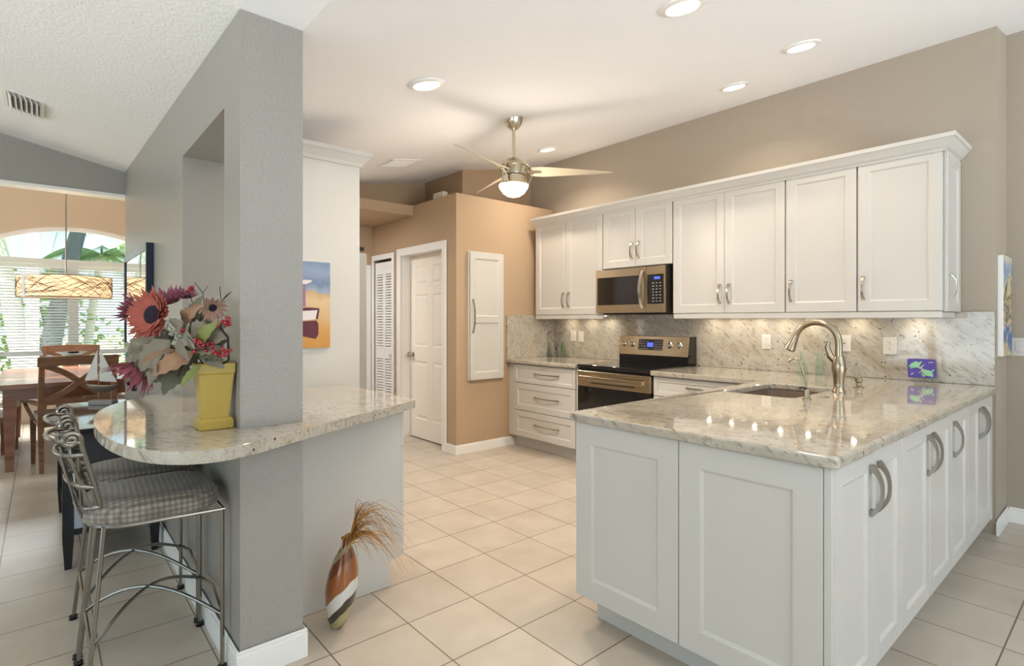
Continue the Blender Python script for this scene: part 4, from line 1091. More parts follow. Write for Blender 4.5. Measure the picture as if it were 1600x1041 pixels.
flower(uv(-.178, .180, -.07), uv(-.25, .15, -1), .098, 'rust', 30, .36, 3)
flower(uv(-.160, .225, -.0), uv(-.1, 1, -.5), .062, 'mauvep', 20, .3, 3, .7)
flower(uv(-.10, .245, .0), uv(.2, 1, -.5), .040, 'mauvep', 16, .3, 2, .7)
flower(uv(-.285, .200, -.02), uv(-.9, .35, -.6), .060, 'mauvep', 16, .3, 2, .8)
flower(uv(-.235, -.010, -.05), uv(-.5, -.75, -.35), .090, 'pinkp', 18, .25, 2, .8)
flower(uv(.035, .205, -.07), uv(.5, -.2, -.6), .048, 'creamp', 14, .3, 2, .9)
def leaf(c, tip, face, w_, m, curl=.15, jag=True, parent=t):
    c = Vector(c); tip = Vector(tip); ax = tip-c; L = ax.length; ax.normalize(); sd = ax.cross(Vector(face)).normalized(); nn = sd.cross(ax)
    b = MB(); N_ = 9; rows = []
    ph = random.uniform(0, 6)
    for i in range(N_+1):
        s_ = i/N_; ww = w_*(math.sin(PI*s_**.75)**.8)*(1+.14*(-1)**i*(1 if jag else 0))+.0008
        z = curl*L*math.sin(PI*s_)+.02*L*math.sin(ph+7*s_)
        p = c+ax*(L*s_)+nn*z; fold = .35*ww
        rows.append([p-sd*ww+nn*fold*math.cos(ph+3*s_), p-sd*ww*.5+nn*fold*.2, p-nn*fold*.2, p+sd*ww*.5+nn*fold*.25, p+sd*ww+nn*fold])
    for A, B in zip(rows, rows[1:]):
        for k in range(4): b.quad(A[k], A[k+1], B[k+1], B[k])
    return build('leaf', b, m, parent, world=False, smooth=True)
random.seed(11)
cam_dir = uv(0, .1, -1)
big = [((-.12, .06, -.06), (-.24, .09, -.10), .05, 'leafgrey'), ((-.10, .09, -.09), (-.20, -.02, -.10), .055, 'leafgrey'), ((-.06, .05, -.08), (-.21, .0, -.10), .042, 'leafpeach'),
       ((-.02, .05, -.09), (-.155, -.035, -.11), .040, 'leafpeach'), ((-.04, .08, -.07), (-.10, .14, -.12), .035, 'leafgrey'), ((-.06, .0, -.05), (-.135, -.105, -.08), .050, 'leafdark'),
       ((-.10, .0, -.03), (-.20, -.06, -.05), .050, 'leafgrey'), ((-.02, .07, -.08), (.085, .155, -.12), .042, 'leafolive'), ((-.02, .05, -.10), (-.02, .155, -.12), .012, 'leafgrey'),
       ((-.04, .10, -.02), (.05, .22, -.02), .055, 'leafgrey'), ((-.06, .12, -.02), (-.03, .25, -.02), .045, 'leafgrey'), ((.0, .08, -.02), (.11, .16, -.04), .050, 'leafgrey'),
       ((-.10, .16, -.03), (.0, .22, -.08), .035, 'leafpeach'), ((-.13, .10, -.02), (-.27, .05, -.03), .045, 'leafdark'), ((-.20, .06, -.03), (-.29, .03, -.05), .028, 'leafteal'),
       ((-.02, .03, -.05), (.03, .09, -.12), .028, 'leafdark'), ((.0, .0, -.08), (-.055, -.075, -.11), .018, 'leafolive'), ((-.03, .04, -.04), (-.14, .03, .0), .055, 'leafdark'),
       ((.0, .04, -.07), (.10, .02, -.11), .025, 'leafdark'), ((-.16, .12, .0), (-.30, .12, .03), .04, 'leafgrey'), ((-.08, .10, .03), (-.16, .20, .05), .05, 'leafdark'),
       ((-.17, .03, -.03), (-.27, -.055, -.04), .045, 'leafdark'), ((-.13, .02, -.07), (-.17, -.07, -.10), .035, 'leafgrey'), ((.02, .05, -.03), (.10, .09, -.09), .04, 'leafgrey'),
       ((-.08, .08, -.05), (-.15, .12, -.11), .04, 'leafdark'), ((-.22, .10, -.04), (-.25, .02, -.08), .035, 'leafgrey'), ((-.07, .09, -.10), (-.02, .02, -.12), .022, 'leafgrey'), ((-.12, .05, -.11), (-.13, -.03, -.12), .018, 'leafgrey')]
random.seed(5)
for k in range(14): big.append(((-.14+.01*k % .05, .05, random.uniform(-.08, -.02)), (-.30+.013*k+random.uniform(-.02, .02), -.06+.045*(k % 5), -.05-.004*k), random.uniform(.035, .05), ['leafgrey', 'leafdark', 'leafgrey', 'leafpeach'][k % 4]))
for k in range(26):
    an = random.uniform(-.3, PI+.5); rr_ = random.uniform(.06, .16); c0 = (-.09+.6*rr_*math.cos(an), .07+.6*rr_*math.sin(an)*.8, random.uniform(-.09, .0)); big.append((c0, (c0[0]+.09*math.cos(an)+random.uniform(-.04, .04), c0[1]+.07*math.sin(an)+random.uniform(-.05, .03), c0[2]-.01), random.uniform(.03, .05), random.choice(['leafgrey', 'leafgrey', 'leafdark', 'leafgrey'])))
for a, c, w_, m in big:
    if (abs(c[0]+.178) < .10 and c[1] > .115) or (c[0] < -.08 and c[1] > .16): continue
    if c[0] > .06 and c[2] > -.07: c = (c[0], c[1], -.08)
    leaf(uv(*a), uv(*c), cam_dir+uv(random.uniform(-.4, .4), random.uniform(-.4, .4), 0), w_*.68, m)
def berries(c, ax, n, L, sp):
    b = MB(); c = Vector(c)
    b.tube([c*.2, c], .0015, 5)
    tw = build('berry_sprig', b, 'rope', t, world=False)
    for k in range(n):
        q = c+Vector(ax)*(random.uniform(0, 1)*L)+uv(random.uniform(-1, 1), random.uniform(-1, 1), random.uniform(-1, 1))*sp
        b = MB(); b.sphere(q, random.uniform(.0058, .0072), 10, 7); build('berry', b, 'berry', tw, world=False, smooth=True)
berries(uv(.095, .155, -.12), uv(.8, .1, 0), 11, .03, .014)
berries(uv(.0, .075, -.12), uv(.9, -.1, 0), 22, .07, .022)
berries(uv(.07, .055, -.13), uv(.95, -.05, 0), 20, .06, .014)
berries(uv(-.07, .27, -.04), uv(.5, .1, 0), 6, .03, .008)
berries(uv(-.04, .13, -.13), uv(.2, -.3, 0), 4, .02, .006)
for (a, c, m) in (((.0, .18, -.03), (.095, .262, -.06), 'rope'), ((.04, .15, -.05), (.06, .28, -.07), 'rope'), ((-.03, .2, 0), (-.07, .30, .0), 'rope'), ((-.27, .15, 0), (-.33, .17, -.03), 'rope')):
    b = MB(); A, C = uv(*a), uv(*c); mid = (A+C)/2+uv(.01, .012, 0); b.tube([A, mid, C], .0014, 5); b.tube([mid, mid+uv(.02, .025, 0)], .001, 4); build('twig', b, m, t, world=False)
for k in range(8):
    b = MB(); c0 = uv(-.13+.015*k, .05, -.03); c1 = uv(-.30+.035*k+.02*math.sin(k), .13+.02*(k % 4), -.02+.01*(k % 3)); b.tube([c0, (c0+c1)/2+uv(0, .01, 0), c1], .0012, 4)
    for j in range(22):
        q = c0.lerp(c1, .35+.65*random.random())+uv(random.uniform(-.018, .018), random.uniform(-.018, .018), random.uniform(-.01, .01)); b.sphere(q, .0032, 5, 4)
    build('sage_sprig', b, 'sage', t, world=False)
b = MB(); b.tube([uv(.055, .0, -.05), uv(.10, .02, -.085), uv(.105, .10, -.10), uv(.08, .14, -.11)], .004, 6); b.tube([uv(-.05, .03, -.085), uv(-.062, -.035, -.115)], .0035, 5); build('twig', b, 'rope', t, world=False)
b = MB(); 
for k in range(7): b.tube([(random.uniform(-.02, .02), random.uniform(-.02, .02), -.05), uv(-.03+.02*k-.04, .07, -.03)], .003, 5)
build('stems', b, 'leafdark', t, world=False)

# ================================================================ FLOOR VASE with dried grass
def stripe_mat():
    m, N, L, P = newmat('striped_glaze'); t_ = N.new('ShaderNodeTexCoord'); d = N.new('ShaderNodeVectorMath'); d.operation = 'DOT_PRODUCT'
    nz = N.new('ShaderNodeTexNoise'); nz.inputs['Scale'].default_value = 9
    L.new(t_.outputs['Object'], d.inputs[0]); L.new(t_.outputs['Object'], nz.inputs[0])
    v = (rgt*-.95+Vector((0, 0, 1))*1.0); d.inputs[1].default_value = v
    ma = N.new('ShaderNodeMath'); ma.operation = 'MULTIPLY_ADD'; ma.inputs[1].default_value = .05; L.new(nz.outputs[0], ma.inputs[0]); L.new(d.outputs['Value'], ma.inputs[2])
    sc2 = N.new('ShaderNodeMath'); sc2.operation = 'MULTIPLY_ADD'; sc2.inputs[1].default_value = 2.2; sc2.inputs[2].default_value = .08; L.new(ma.outputs[0], sc2.inputs[0])
    r = N.new('ShaderNodeValToRGB'); r.color_ramp.interpolation = 'CONSTANT'; e = r.color_ramp.elements
    st = [(0, (128, 74, 36)), (.14, (168, 158, 112)), (.22, (62, 52, 44)), (.31, (214, 208, 200)), (.44, (150, 88, 44)), (.66, (112, 62, 34)), (.76, (156, 146, 112)), (.82, (112, 66, 38)), (.93, (150, 90, 50))]
    e[0].position = st[0][0]; e[0].color = rgb(*st[0][1]); e[1].position = st[-1][0]; e[1].color = rgb(*st[-1][1])
    for p, c in st[1:-1]: q = e.new(p); q.color = rgb(*c)
    L.new(sc2.outputs[0], r.inputs[0]); L.new(r.outputs[0], P.inputs['Base Color']); P.inputs['Roughness'].default_value = .12; P.inputs['Coat Weight'].default_value = .6
    return m
M['stripe'] = stripe_mat()
VB = Vector((.955, 2.255, .0))
t = thing('floor_vase', 'tall glazed floor vase with diagonal brown, white, black and olive stripes', 'vase', VB)
b = MB(); lean = Matrix(((1, 0, .12*.75, 0), (0, 1, -.12*.65, 0), (0, 0, 1, 0), (0, 0, 0, 1)))
b.lathe([(.0005, 0), (.020, 0), (.026, .004), (.044, .045), (.058, .10), (.066, .155), (.067, .19), (.060, .245), (.044, .30), (.028, .335), (.020, .352), (.020, .37), (.027, .385), (.023, .386), (.015, .368), (.015, .345)], seg=36, mtx=lean)
build('body', b, 'stripe', t, world=False, smooth=True)
top = lean @ Vector((0, 0, .375))
t = thing('dried_grass', 'plume of golden and brown dried grass arching out of the striped floor vase', 'dried grass', VB+top)
M['gold'] = mat('golden_dried_grass', (206, 150, 66), .6, var=.2, vscale=30); M['brown'] = mat('brown_dried_grass', (128, 74, 34), .6, var=.2, vscale=30); M['darkgrass'] = mat('dark_dried_grass', (84, 66, 50), .6)
random.seed(21)
for m_, n_, w_ in (('gold', 60, .0019), ('brown', 46, .0017), ('darkgrass', 40, .0010)):
    b = MB()
    for k in range(n_):
        up = random.uniform(.02, .17) if m_ != 'gold' or random.random() < .7 else random.uniform(-.02, .05)
        rt = random.uniform(.06, .29); dn = random.uniform(.0, .20)*(rt/.29)
        if k % 9 == 0: rt = random.uniform(-.02, .05); up = .02; dn = random.uniform(.08, .17)
        dp = random.uniform(-.13, .02)
        p0 = Rv*random.uniform(-.008, .008)+Fv*random.uniform(-.008, .008)+Uv*-.03
        p1 = Rv*(.02+rt*.12)+Uv*(up*.55)+Fv*dp*.1; p2 = Rv*rt*.55+Uv*up+Fv*dp*.5; p3 = Rv*rt+Uv*(up-dn)+Fv*dp
        c = catmull([p0, p1, p2, p3], 5); b.tube(c, [w_*(1-.75*i/(len(c)-1)) for i in range(len(c))], 4, caps=False)
    build('grass_blades', b, m_, t, world=False, smooth=True)

# ================================================================ BAR STOOLS
def make_stool(label):
    t = thing('bar_stool', label, 'bar stool', (.31, 2.462, 0), group='bar stools at the granite bar')
    r = .0075; fz = .600
    for sy, s in ((-1, -1), (1, 1)):
        b = MB(); b.tube([(.205, s*.193, .004), (.205, s*.193, fz)], r, 10); L1 = build('leg', b, 'iron', t, world=False, smooth=True)
        b = MB(); b.lathe([(0, 0), (.016, 0), (.017, .003), (.012, .006), (.012, .010), (.016, .012), (.015, .016), (0, .017)], (.205, s*.193, 0), 14); build('foot', b, 'black', L1, world=False, smooth=True)
        b = MB(); b.tube([(-.205, s*.185, .004), (-.175, s*.160, .30), (-.148, s*.128, fz)], r, 10); L2 = build('leg', b, 'iron', t, world=False, smooth=True)
        b = MB(); b.lathe([(0, 0), (.016, 0), (.017, .003), (.012, .006), (.012, .010), (.016, .012), (.015, .016), (0, .017)], (-.205, s*.185, 0), 14); build('foot', b, 'black', L2, world=False, smooth=True)
    b = MB(); fr = [(.21, -.195), (.21, .195)]+[(-.06-.135*math.sin(a), .165*math.cos(a)) for a in [PI*i/12 for i in range(13)]]
    b.tube([(p[0], p[1], fz) for p in fr], r*.9, 8, closed=True); build('seat_frame', b, 'iron', t, world=False, smooth=True)
    # crossed footrest hoops and straight ties
    for s in (-1, 1):
        b = MB(); pts = []
        for i in range(15):
            u = i/14; pts.append((-.185+.39*u, s*(.168-.361*u), .205+.10*math.sin(PI*u**.9)+.0*u))
        b.tube(pts, r*.85, 8); build('footrest_hoop', b, 'iron', t, world=False, smooth=True)
    b = MB(); b.tube([(-.185, -.168, .205), (-.185, .168, .205)], r*.85, 8); build('tie_bar', b, 'iron', t, world=False, smooth=True)
    b = MB(); b.tube([(.205, -.193, .21), (.212, 0, .245), (.205, .193, .21)], r*.85, 8); build('tie_bar', b, 'iron', t, world=False, smooth=True)
    # cushion
    b = MB(); n = 40; prof = [(.93, fz+.008), (.99, fz+.018), (1.0, fz+.035), (.985, fz+.058), (.93, fz+.074), (.80, fz+.086), (.55, fz+.095), (.3, fz+.099)]
    def outl2(k):
        a = 2*PI*k/n; c_, s_ = math.cos(a), math.sin(a)
        e_ = .45 if c_ > 0 else .80
        return (.218 if c_ > 0 else .215)*abs(c_)**e_*(1 if c_ > 0 else -1), (.205*abs(s_)**(.62))*(1 if s_ > 0 else -1)*(1 if c_ > 0 else 1-.12*abs(c_))
    rings = [[b.bm.verts.new((outl2(k)[0]*f, outl2(k)[1]*f, z)) for k in range(n)] for f, z in prof]
    for A, B in zip(rings, rings[1:]):
        for k in range(n): b.bm.faces.new((A[k], A[(k+1) % n], B[(k+1) % n], B[k]))
    b.bm.faces.new(rings[0][::-1]); tp = b.bm.verts.new((0, 0, fz+.100))
    for k in range(n): b.bm.faces.new((rings[-1][k], rings[-1][(k+1) % n], tp))
    build('seat', b, 'seat', t, world=False, smooth=True, angle=1.2)
    # backrest
    def up(s, z):     # upright position at height z
        f = (z-fz)/.33; return Vector((-.148-.072*f**1.3, s*(.128+.030*f), z))
    for s in (-1, 1):
        b = MB(); pts = [up(s, fz+.33*i/8) for i in range(8)]
        c = up(s, .915)+Vector((-.022, 0, .0))      # curl centre
        for i in range(22):
            a = .35+i*.42; rr_ = .026*(1-i/28); pts.append(c+Vector((math.cos(a)*rr_, 0, math.sin(a)*rr_+.0)))
        b.tube(pts, r, 8); build('back_upright', b, 'iron', t, world=False, smooth=True)
    def hoop(z, bulge, tilt=0, n=18):
        A, C = up(-1, z), up(1, z); pts = []
        for i in range(n+1):
            a = PI*i/n; pts.append(Vector((A.x-bulge*math.sin(a)**.8, A.y*math.cos(a)*(1+.10*math.sin(a)), z+tilt*math.sin(a))))
        return pts
    for z, bu, ti in ((.905, .088, .012), (.862, .075, .0), (.745, .075, .02), (.675, .062, -.004)):
        b = MB(); b.tube(hoop(z, bu, ti), r*.95, 8); build('back_hoop', b, 'iron', t, world=False, smooth=True)
    H = [hoop(.862, .072), hoop(.675, .060)]
    b = MB(); zz = [1, 5, 3, 9, 7, 13, 11, 17, 15, 11, 17, 13]
    seq = [(0, 1), (1, 5), (0, 8), (1, 12), (0, 16), (1, 17)]
    for (h0, i0), (h1, i1) in zip(seq, seq[1:]): b.tube([H[h0][i0], H[h1][i1]], r*.7, 6)
    b.tube([H[0][3], H[1][2]], r*.7, 6); b.tube([H[0][15], H[1][16]], r*.7, 6)
    build('lattice_rods', b, 'iron', t, world=False, smooth=True)
    for y in (-.10, .10):
        b = MB(); b.tube([(-.195, y*.8, fz), (-.225, y, .70), (-.262, y, .862)], r*.7, 6); build('back_rod', b, 'iron', t, world=False, smooth=True)
    return t
s0 = make_stool('scrolled metal bar stool with woven seat, the one nearest the camera')
s1 = dup(s0, (.31, 2.888, 0), 0, 'scrolled metal bar stool with woven seat, the farther one behind its twin')

# ================================================================ CONSOLE and model boat
t = thing('console_table', 'dark gloss console table against the textured grey wall behind the stools', 'console table', (.29, 4.28, 0))
cx0, cx1, cy0, cy1, cz = .085, .520, 3.690, 4.86, .735
b = MB(); b.box(cx0-.015, cx1, cy0-.015, cy1+.015, cz-.03, cz); build('table_top', b, 'consoletop', t, bevel=.003)
for x, y in ((cx0+.02, cy0+.02), (cx1-.03, cy0+.02), (cx0+.02, cy1-.02), (cx1-.03, cy1-.02)):
    b = MB(); h = .024; rings = []
    for z, k in ((0, .62), (.16, 1), (cz-.03, 1)): rings.append([b.bm.verts.new((x+i*h*k, y+j*h*k, z)) for i, j in ((-1, -1), (1, -1), (1, 1), (-1, 1))])
    for A, B in zip(rings, rings[1:]):
        for k in range(4): b.bm.faces.new((A[k], A[(k+1) % 4], B[(k+1) % 4], B[k]))
    b.bm.faces.new(rings[0][::-1]); b.bm.faces.new(rings[-1]); build('leg', b, 'darkwood', t)
def rail(nm, m, *a):
    b = MB(); b.box(*a); build(nm, b, m, t)
rail('apron', 'darkwood', cx0+.045, cx1-.055, cy0+.005, cy0+.025, .42, cz-.031); rail('apron', 'darkwood', cx0+.002, cx0+.022, cy0+.045, cy1-.045, .50, cz-.031)
rail('bottom_rail', 'darkwood', cx0+.045, cx1-.055, cy0+.005, cy0+.03, .175, .205); rail('end_panel', 'mirrorpanel', cx0+.045, cx1-.055, cy0+.010, cy0+.020, .206, .419)
rail('lower_shelf', 'darkwood', cx0+.01, cx1-.02, cy0+.046, cy1-.046, .18, .20); rail('back_panel', 'darkwood', cx1-.02, cx1-.008, cy0+.045, cy1-.045, .201, cz-.031)
t = thing('model_sailboat', 'small metal model sailboat with two cream sails on the dark console', 'model boat', (.318, 4.66, cz))
M['sail'] = mat('cream_sail', (206, 204, 194), .75); M['hullm'] = mat('antique_silver_hull', (150, 142, 130), .3, metal=.8); M['stone'] = mat('grey_stone_base', (150, 144, 138), .6)
mb_ = Matrix(((Rv.x, -Fv.x, 0, 0), (Rv.y, -Fv.y, 0, 0), (0, 0, 1, 0), (0, 0, 0, 1)))     # local x to the right of the picture
b = MB(); b.box(-.082, .082, -.03, .03, 0, .030, mb_); build('base', b, 'stone', t, world=False, bevel=.004)
b = MB(); rows = []
for i in range(15):
    u = -1+2*i/14; wd = .032*(1-abs(u)**2.4)+.0006; dp = .042*(1-abs(u)**2.2)+.001; sh = .012*abs(u)**2
    rows.append([b.bm.verts.new(mb_ @ Vector((u*.118, q[0]*wd, .128+sh-q[1]*dp))) for q in ((-1, 0), (-.85, .45), (-.4, .85), (0, 1), (.4, .85), (.85, .45), (1, 0))])
for A, B in zip(rows, rows[1:]):
    for k in range(6): b.bm.faces.new((A[k], A[k+1], B[k+1], B[k]))
    b.bm.faces.new((A[6], A[0], B[0], B[6]))
build('hull', b, 'hullm', t, world=False, smooth=True)
b = MB(); b.tube([mb_ @ Vector((-.03, 0, .02)), mb_ @ Vector((-.03, 0, .405))], .0035, 8); b.tube([mb_ @ Vector((-.03, 0, .158)), mb_ @ Vector((.10, 0, .150))], .002, 6); b.tube([mb_ @ Vector((.06, 0, .028)), mb_ @ Vector((.06, 0, .10))], .004, 6); build('mast', b, 'oak', t, world=False)
for pts in ([(-.038, .375), (-.125, .165), (-.040, .185)], [(-.022, .385), (-.022, .160), (.095, .155), (.04, .26)]):
    b = MB(); b.prism([(p[0], p[1]) for p in pts], -.001, .001, (), mb_ @ Matrix(((1, 0, 0, 0), (0, 0, 1, 0), (0, 1, 0, 0), (0, 0, 0, 1)))); build('sail', b, 'sail', t, world=False)

# ---- mirror on the long grey wall
t = thing('wall_mirror', 'rectangular mirror in a deep navy black frame on the textured grey wall', 'mirror', (.53, 4.78, 1.10))
b = MB(); m0 = .504
for a in ((4.16, 5.40, 1.10, 1.135), (4.16, 5.40, 1.775, 1.81), (4.16, 4.20, 1.135, 1.775), (5.36, 5.40, 1.135, 1.775)): b.box(m0, WL-.001, *a)
build('frame', b, 'frame', t, bevel=.002)
b = MB(); b.box(m0+.008, m0+.016, 4.20, 5.36, 1.135, 1.775); build('mirror_glass', b, 'mirror', t)
for y, z0 in ((5.02, .775), (5.33, .79)):
    b = MB(); b.box(WL-.03, WL-.001, y-.02, y+.02, z0, .965); tag(build('wall_bracket', b, 'frame', None, bevel=.003), 'slim dark upright bracket on the grey wall just above the bar end', 'bracket', 'dark brackets on the long grey wall')

# ================================================================ DINING ROOM
def make_chair(arms, label, loc, rz, group='dining chairs around the table'):
    """local: faces +y, origin at floor centre; back at y=-.22"""
    t = thing('dining_chair', label, 'chair', loc, rz, group)
    w_ = .255
    for s in (-1, 1):
        b = MB(); rings = []
        for z, y, h in ((0, -.27, .016), (.25, -.235, .020), (.45, -.225, .022), (.70, -.245, .021), (1.0, -.300, .018)): rings.append([b.bm.verts.new((s*w_+i*h, y+j*h, z)) for i, j in ((-1, -1), (1, -1), (1, 1), (-1, 1))])
        for A, B in zip(rings, rings[1:]):
            for k in range(4): b.bm.faces.new((A[k], A[(k+1) % 4], B[(k+1) % 4], B[k]))
        b.bm.faces.new(rings[0][::-1]); b.bm.faces.new(rings[-1]); build('back_post', b, 'oak', t, world=False, bevel=.003)
        b = MB(); rings = []
        for z, h in ((0, .015), (.42, .022)): rings.append([b.bm.verts.new((s*(w_+.01)+i*h, .21+j*h, z)) for i, j in ((-1, -1), (1, -1), (1, 1), (-1, 1))])
        for k in range(4): b.bm.faces.new((rings[0][k], rings[0][(k+1) % 4], rings[1][(k+1) % 4], rings[1][k]))
        b.bm.faces.new(rings[0][::-1]); b.bm.faces.new(rings[1]); build('leg', b, 'oak', t, world=False, bevel=.002)
    b = MB(); b.strip([(-.285, -.297, .955), (0, -.315, .965), (.285, -.297, .955)], (0, -.15, 1), .085, .024); build('top_rail', b, 'oak', t, world=False, bevel=.004)
    b = MB(); b.strip([(-w_, -.243, .60), (w_, -.243, .60)], (0, 0, 1), .045, .022); build('lower_rail', b, 'oak', t, world=False)
    for s in (-1, 1):
        b = MB(); n = 8; pts = []
        for i in range(n+1):
            u = i/n; pts.append((s*(-.235+.47*u), -.246-.056*u+.018*math.sin(PI*u)*-1, .62+.30*u+.020*math.sin(2*PI*u)*-1))
        b.strip(pts, (0, 1, .15), .018 if s > 0 else .015, .048); build('cross_splat', b, 'oak', t, world=False)
    b = MB(); b.box(-.27, .27, -.23, .235, .385, .43); build('seat_frame', b, 'oak', t, world=False, bevel=.006)
    b = MB(); b.prism(rect(-.265, .265, -.215, .245, .05), .431, .482); build('seat_cushion', b, 'cushion', t, world=False, bevel=.02, seg=3)
    if arms:
        for s in (-1, 1):
            b = MB(); b.strip([(s*.262, -.24, .585), (s*.30, -.08, .600), (s*.345, .07, .598), (s*.335, .13, .580)], (1, 0, 0), [.03, .045, .05, .04], .024)
            b.strip([(s*.335, .09, .59), (s*.325, .07, .55), (s*.275, .06, .42)], (0, 1, 0), .034, .028); build('arm', b, 'oak', t, world=False, bevel=.003)
    return t
c0 = make_chair(True, 'wooden armchair with crossed back at the near end of the dining table', (.225, 6.45, 0), .10)
c1 = make_chair(False, 'crossed-back chair at the far end of the dining table, by the window', (.27, 8.55, 0), PI-.05)
c2 = dup(c1, (-.47, 6.98, 0), -PI/2+.10, 'side chair at the left edge of the photo with only its cream seat showing')
c3 = dup(c1, (-.42, 7.75, 0), -PI/2+.05, 'side chair farther along the left of the table, mostly hidden by it')
c4 = dup(c1, (.62, 7.45, 0), PI/2+.12, 'side chair on the right of the table, its slanted back beside the grey wall')
t = thing('dining_table', 'long cherry wood dining table in front of the big window', 'table', (.225, 7.4, 0))
b = MB(); b.box(-.32, .77, 6.30, 8.40, .715, .762); build('table_top', b, 'tablewood', t, bevel=.006, seg=3)
b = MB(); 
for a in ((-.25, .70, 6.38, 6.405), (-.25, .70, 8.295, 8.32), (-.25, -.225, 6.405, 8.295), (.675, .70, 6.405, 8.295)): b.box(*a, .62, .7145)
build('apron', b, 'tablewood', t)
for x in (-.21, .66):
    for y in (6.43, 8.27):
        b = MB(); rings = []
        for z, h in ((0, .028), (.62, .045), (.7145, .045)): rings.append([b.bm.verts.new((x+i*h, y+j*h, z)) for i, j in ((-1, -1), (1, -1), (1, 1), (-1, 1))])
        for A, B in zip(rings, rings[1:]):
            for k in range(4): b.bm.faces.new((A[k], A[(k+1) % 4], B[(k+1) % 4], B[k]))
        b.bm.faces.new(rings[0][::-1]); b.bm.faces.new(rings[-1]); build('leg', b, 'tablewood', t)

# ---- drum chandelier with woven shade
M['shadecloth'] = mat('lit_cream_shade_cloth', (240, 214, 176), .8, emis=(255, 218, 168), estr=.7); M['twig'] = mat('brown_twig', (96, 64, 38), .7)
t = thing('drum_chandelier', 'drum pendant lamp with woven twig shade hanging over the dining table', 'pendant lamp', (.19, 7.30, 1.545))
R_ = .385
b = MB(); b.lathe([(R_, .0), (R_, .215), (R_-.006, .215), (R_-.006, .0), (R_, .0)], seg=64); sh_ = build('lamp_shade', b, 'shadecloth', t, world=False, smooth=True)
b = MB(); random.seed(31)
for k in range(120):
    a0 = random.uniform(0, 2*PI); sl = random.choice((-1, 1))*random.uniform(.12, .75); z0_ = random.uniform(.0, .215); L_a = random.uniform(.5, 1.6); tw_ = []
    for i in range(15):
        a = a0+L_a*(i/14-.5); z = z0_+sl*R_*L_a*(i/14-.5)+.02*math.sin(i*.5+k)
        if .003 < z < .212: tw_.append(((R_+.003)*math.cos(a), (R_+.003)*math.sin(a), z))
    if len(tw_) > 2: b.tube(tw_, .0019, 4)
build('woven_twigs', b, 'twig', sh_, world=False)
b = MB()
for z in (0, .212): b.lathe([(R_-.007, z), (R_+.003, z), (R_+.003, z+.006), (R_-.007, z+.006), (R_-.007, z)], seg=64)
b2 = uv(-.10, 0, -math.sqrt(R_**2-.01)); 
build('shade_ring', b, 'rope', t, world=False, smooth=True)
b = MB(); cpt = Rv*-.10-Fv*(math.sqrt(R_**2-.01)+.004); b.strip([cpt+Uv*-.002, cpt+Uv*.217], Rv, .034, .004); build('shade_seam', b, 'trim', t, world=False)
b = MB(); b.lathe([(.0005, .010), (R_-.01, .010), (R_-.01, .013), (.0005, .013)], seg=48); build('diffuser', b, 'sail', t, world=False)
b = MB()
for k in range(3): a = 2*PI*k/3; b.tube([(0, 0, .21), (R_*.985*math.cos(a), R_*.985*math.sin(a), .21)], .004, 6)
build('spider', b, 'nickel', t, world=False)
b = MB(); b.tube([(0, 0, .12), (0, 0, 1.54)], .007, 10); build('rod', b, 'nickel', t, world=False, smooth=True)
b = MB(); b.lathe([(0, 1.52), (.06, 1.525), (.065, 1.553), (0, 1.554)], seg=24); build('canopy', b, 'nickel', t, world=False, smooth=True)
l = bpy.data.lights.new('pendant_lamp', 'POINT'); l.energy = 6; l.color = WARM; l.shadow_soft_size = .06; o = bpy.data.objects.new('pendant_lamp', l); COL.objects.link(o); o.location = (.19, 7.30, 1.66)

# ---- big window: frame, transom, mullion, panes, blinds
t = tag(thing('window_1', None, None, (AX, DY, .28)), kind='structure')
b = MB(); fo = [(AX-1.25, .28)]+arch(0)+[(AX+1.25, .28)]; fi = [(AX-1.20, .34)]+[(AX+(x-AX)*.96, z-.05) for x, z in arch(0)]+[(AX+1.20, .34)]
b.prism(fo, DY+.03, DY+.10, [fi[::-1]], mxz); build('window_frame', b, 'trim', t)
b = MB(); b.box(AX-1.20, AX+1.20, DY+.02, DY+.11, 2.045, 2.115); build('transom', b, 'trim', t)
b = MB(); b.box(AX-1.20, AX+1.20, DY+.02, DY+.11, .855, .915); build('transom', b, 'trim', t)
b = MB(); b.box(AX-.105, AX+.005, DY+.02, DY+.11, .34, 2.045); build('mullion', b, 'trim', t)
b = MB(); b.box(AX-1.20, AX+1.20, DY+.062, DY+.066, .34, 2.52); build('pane', b, 'glass', t)
b = MB(); b.box(AX-1.30, AX+1.30, DY-.05, DY+.03, .25, .285); build('window_sill', b, 'trim', t)
t = thing('window_blind', 'white horizontal blinds across the big dining-room window', 'blinds', (AX, DY-.04, .30))
b = MB(); b.box(AX-1.22, AX+1.22, DY-.055, DY-.012, 1.985, 2.035); build('head_rail', b, 'blindslat', t)
for k in range(46):
    z = 1.965-.0365*k
    b = MB(); m_ = Matrix.Translation((0, DY-.035, z)) @ Matrix.Rotation(-.32, 4, 'X'); b.box(AX-1.21, AX+1.21, -.022, .022, -.0012, .0012, m_); build('slat', b, 'blindslat', t)

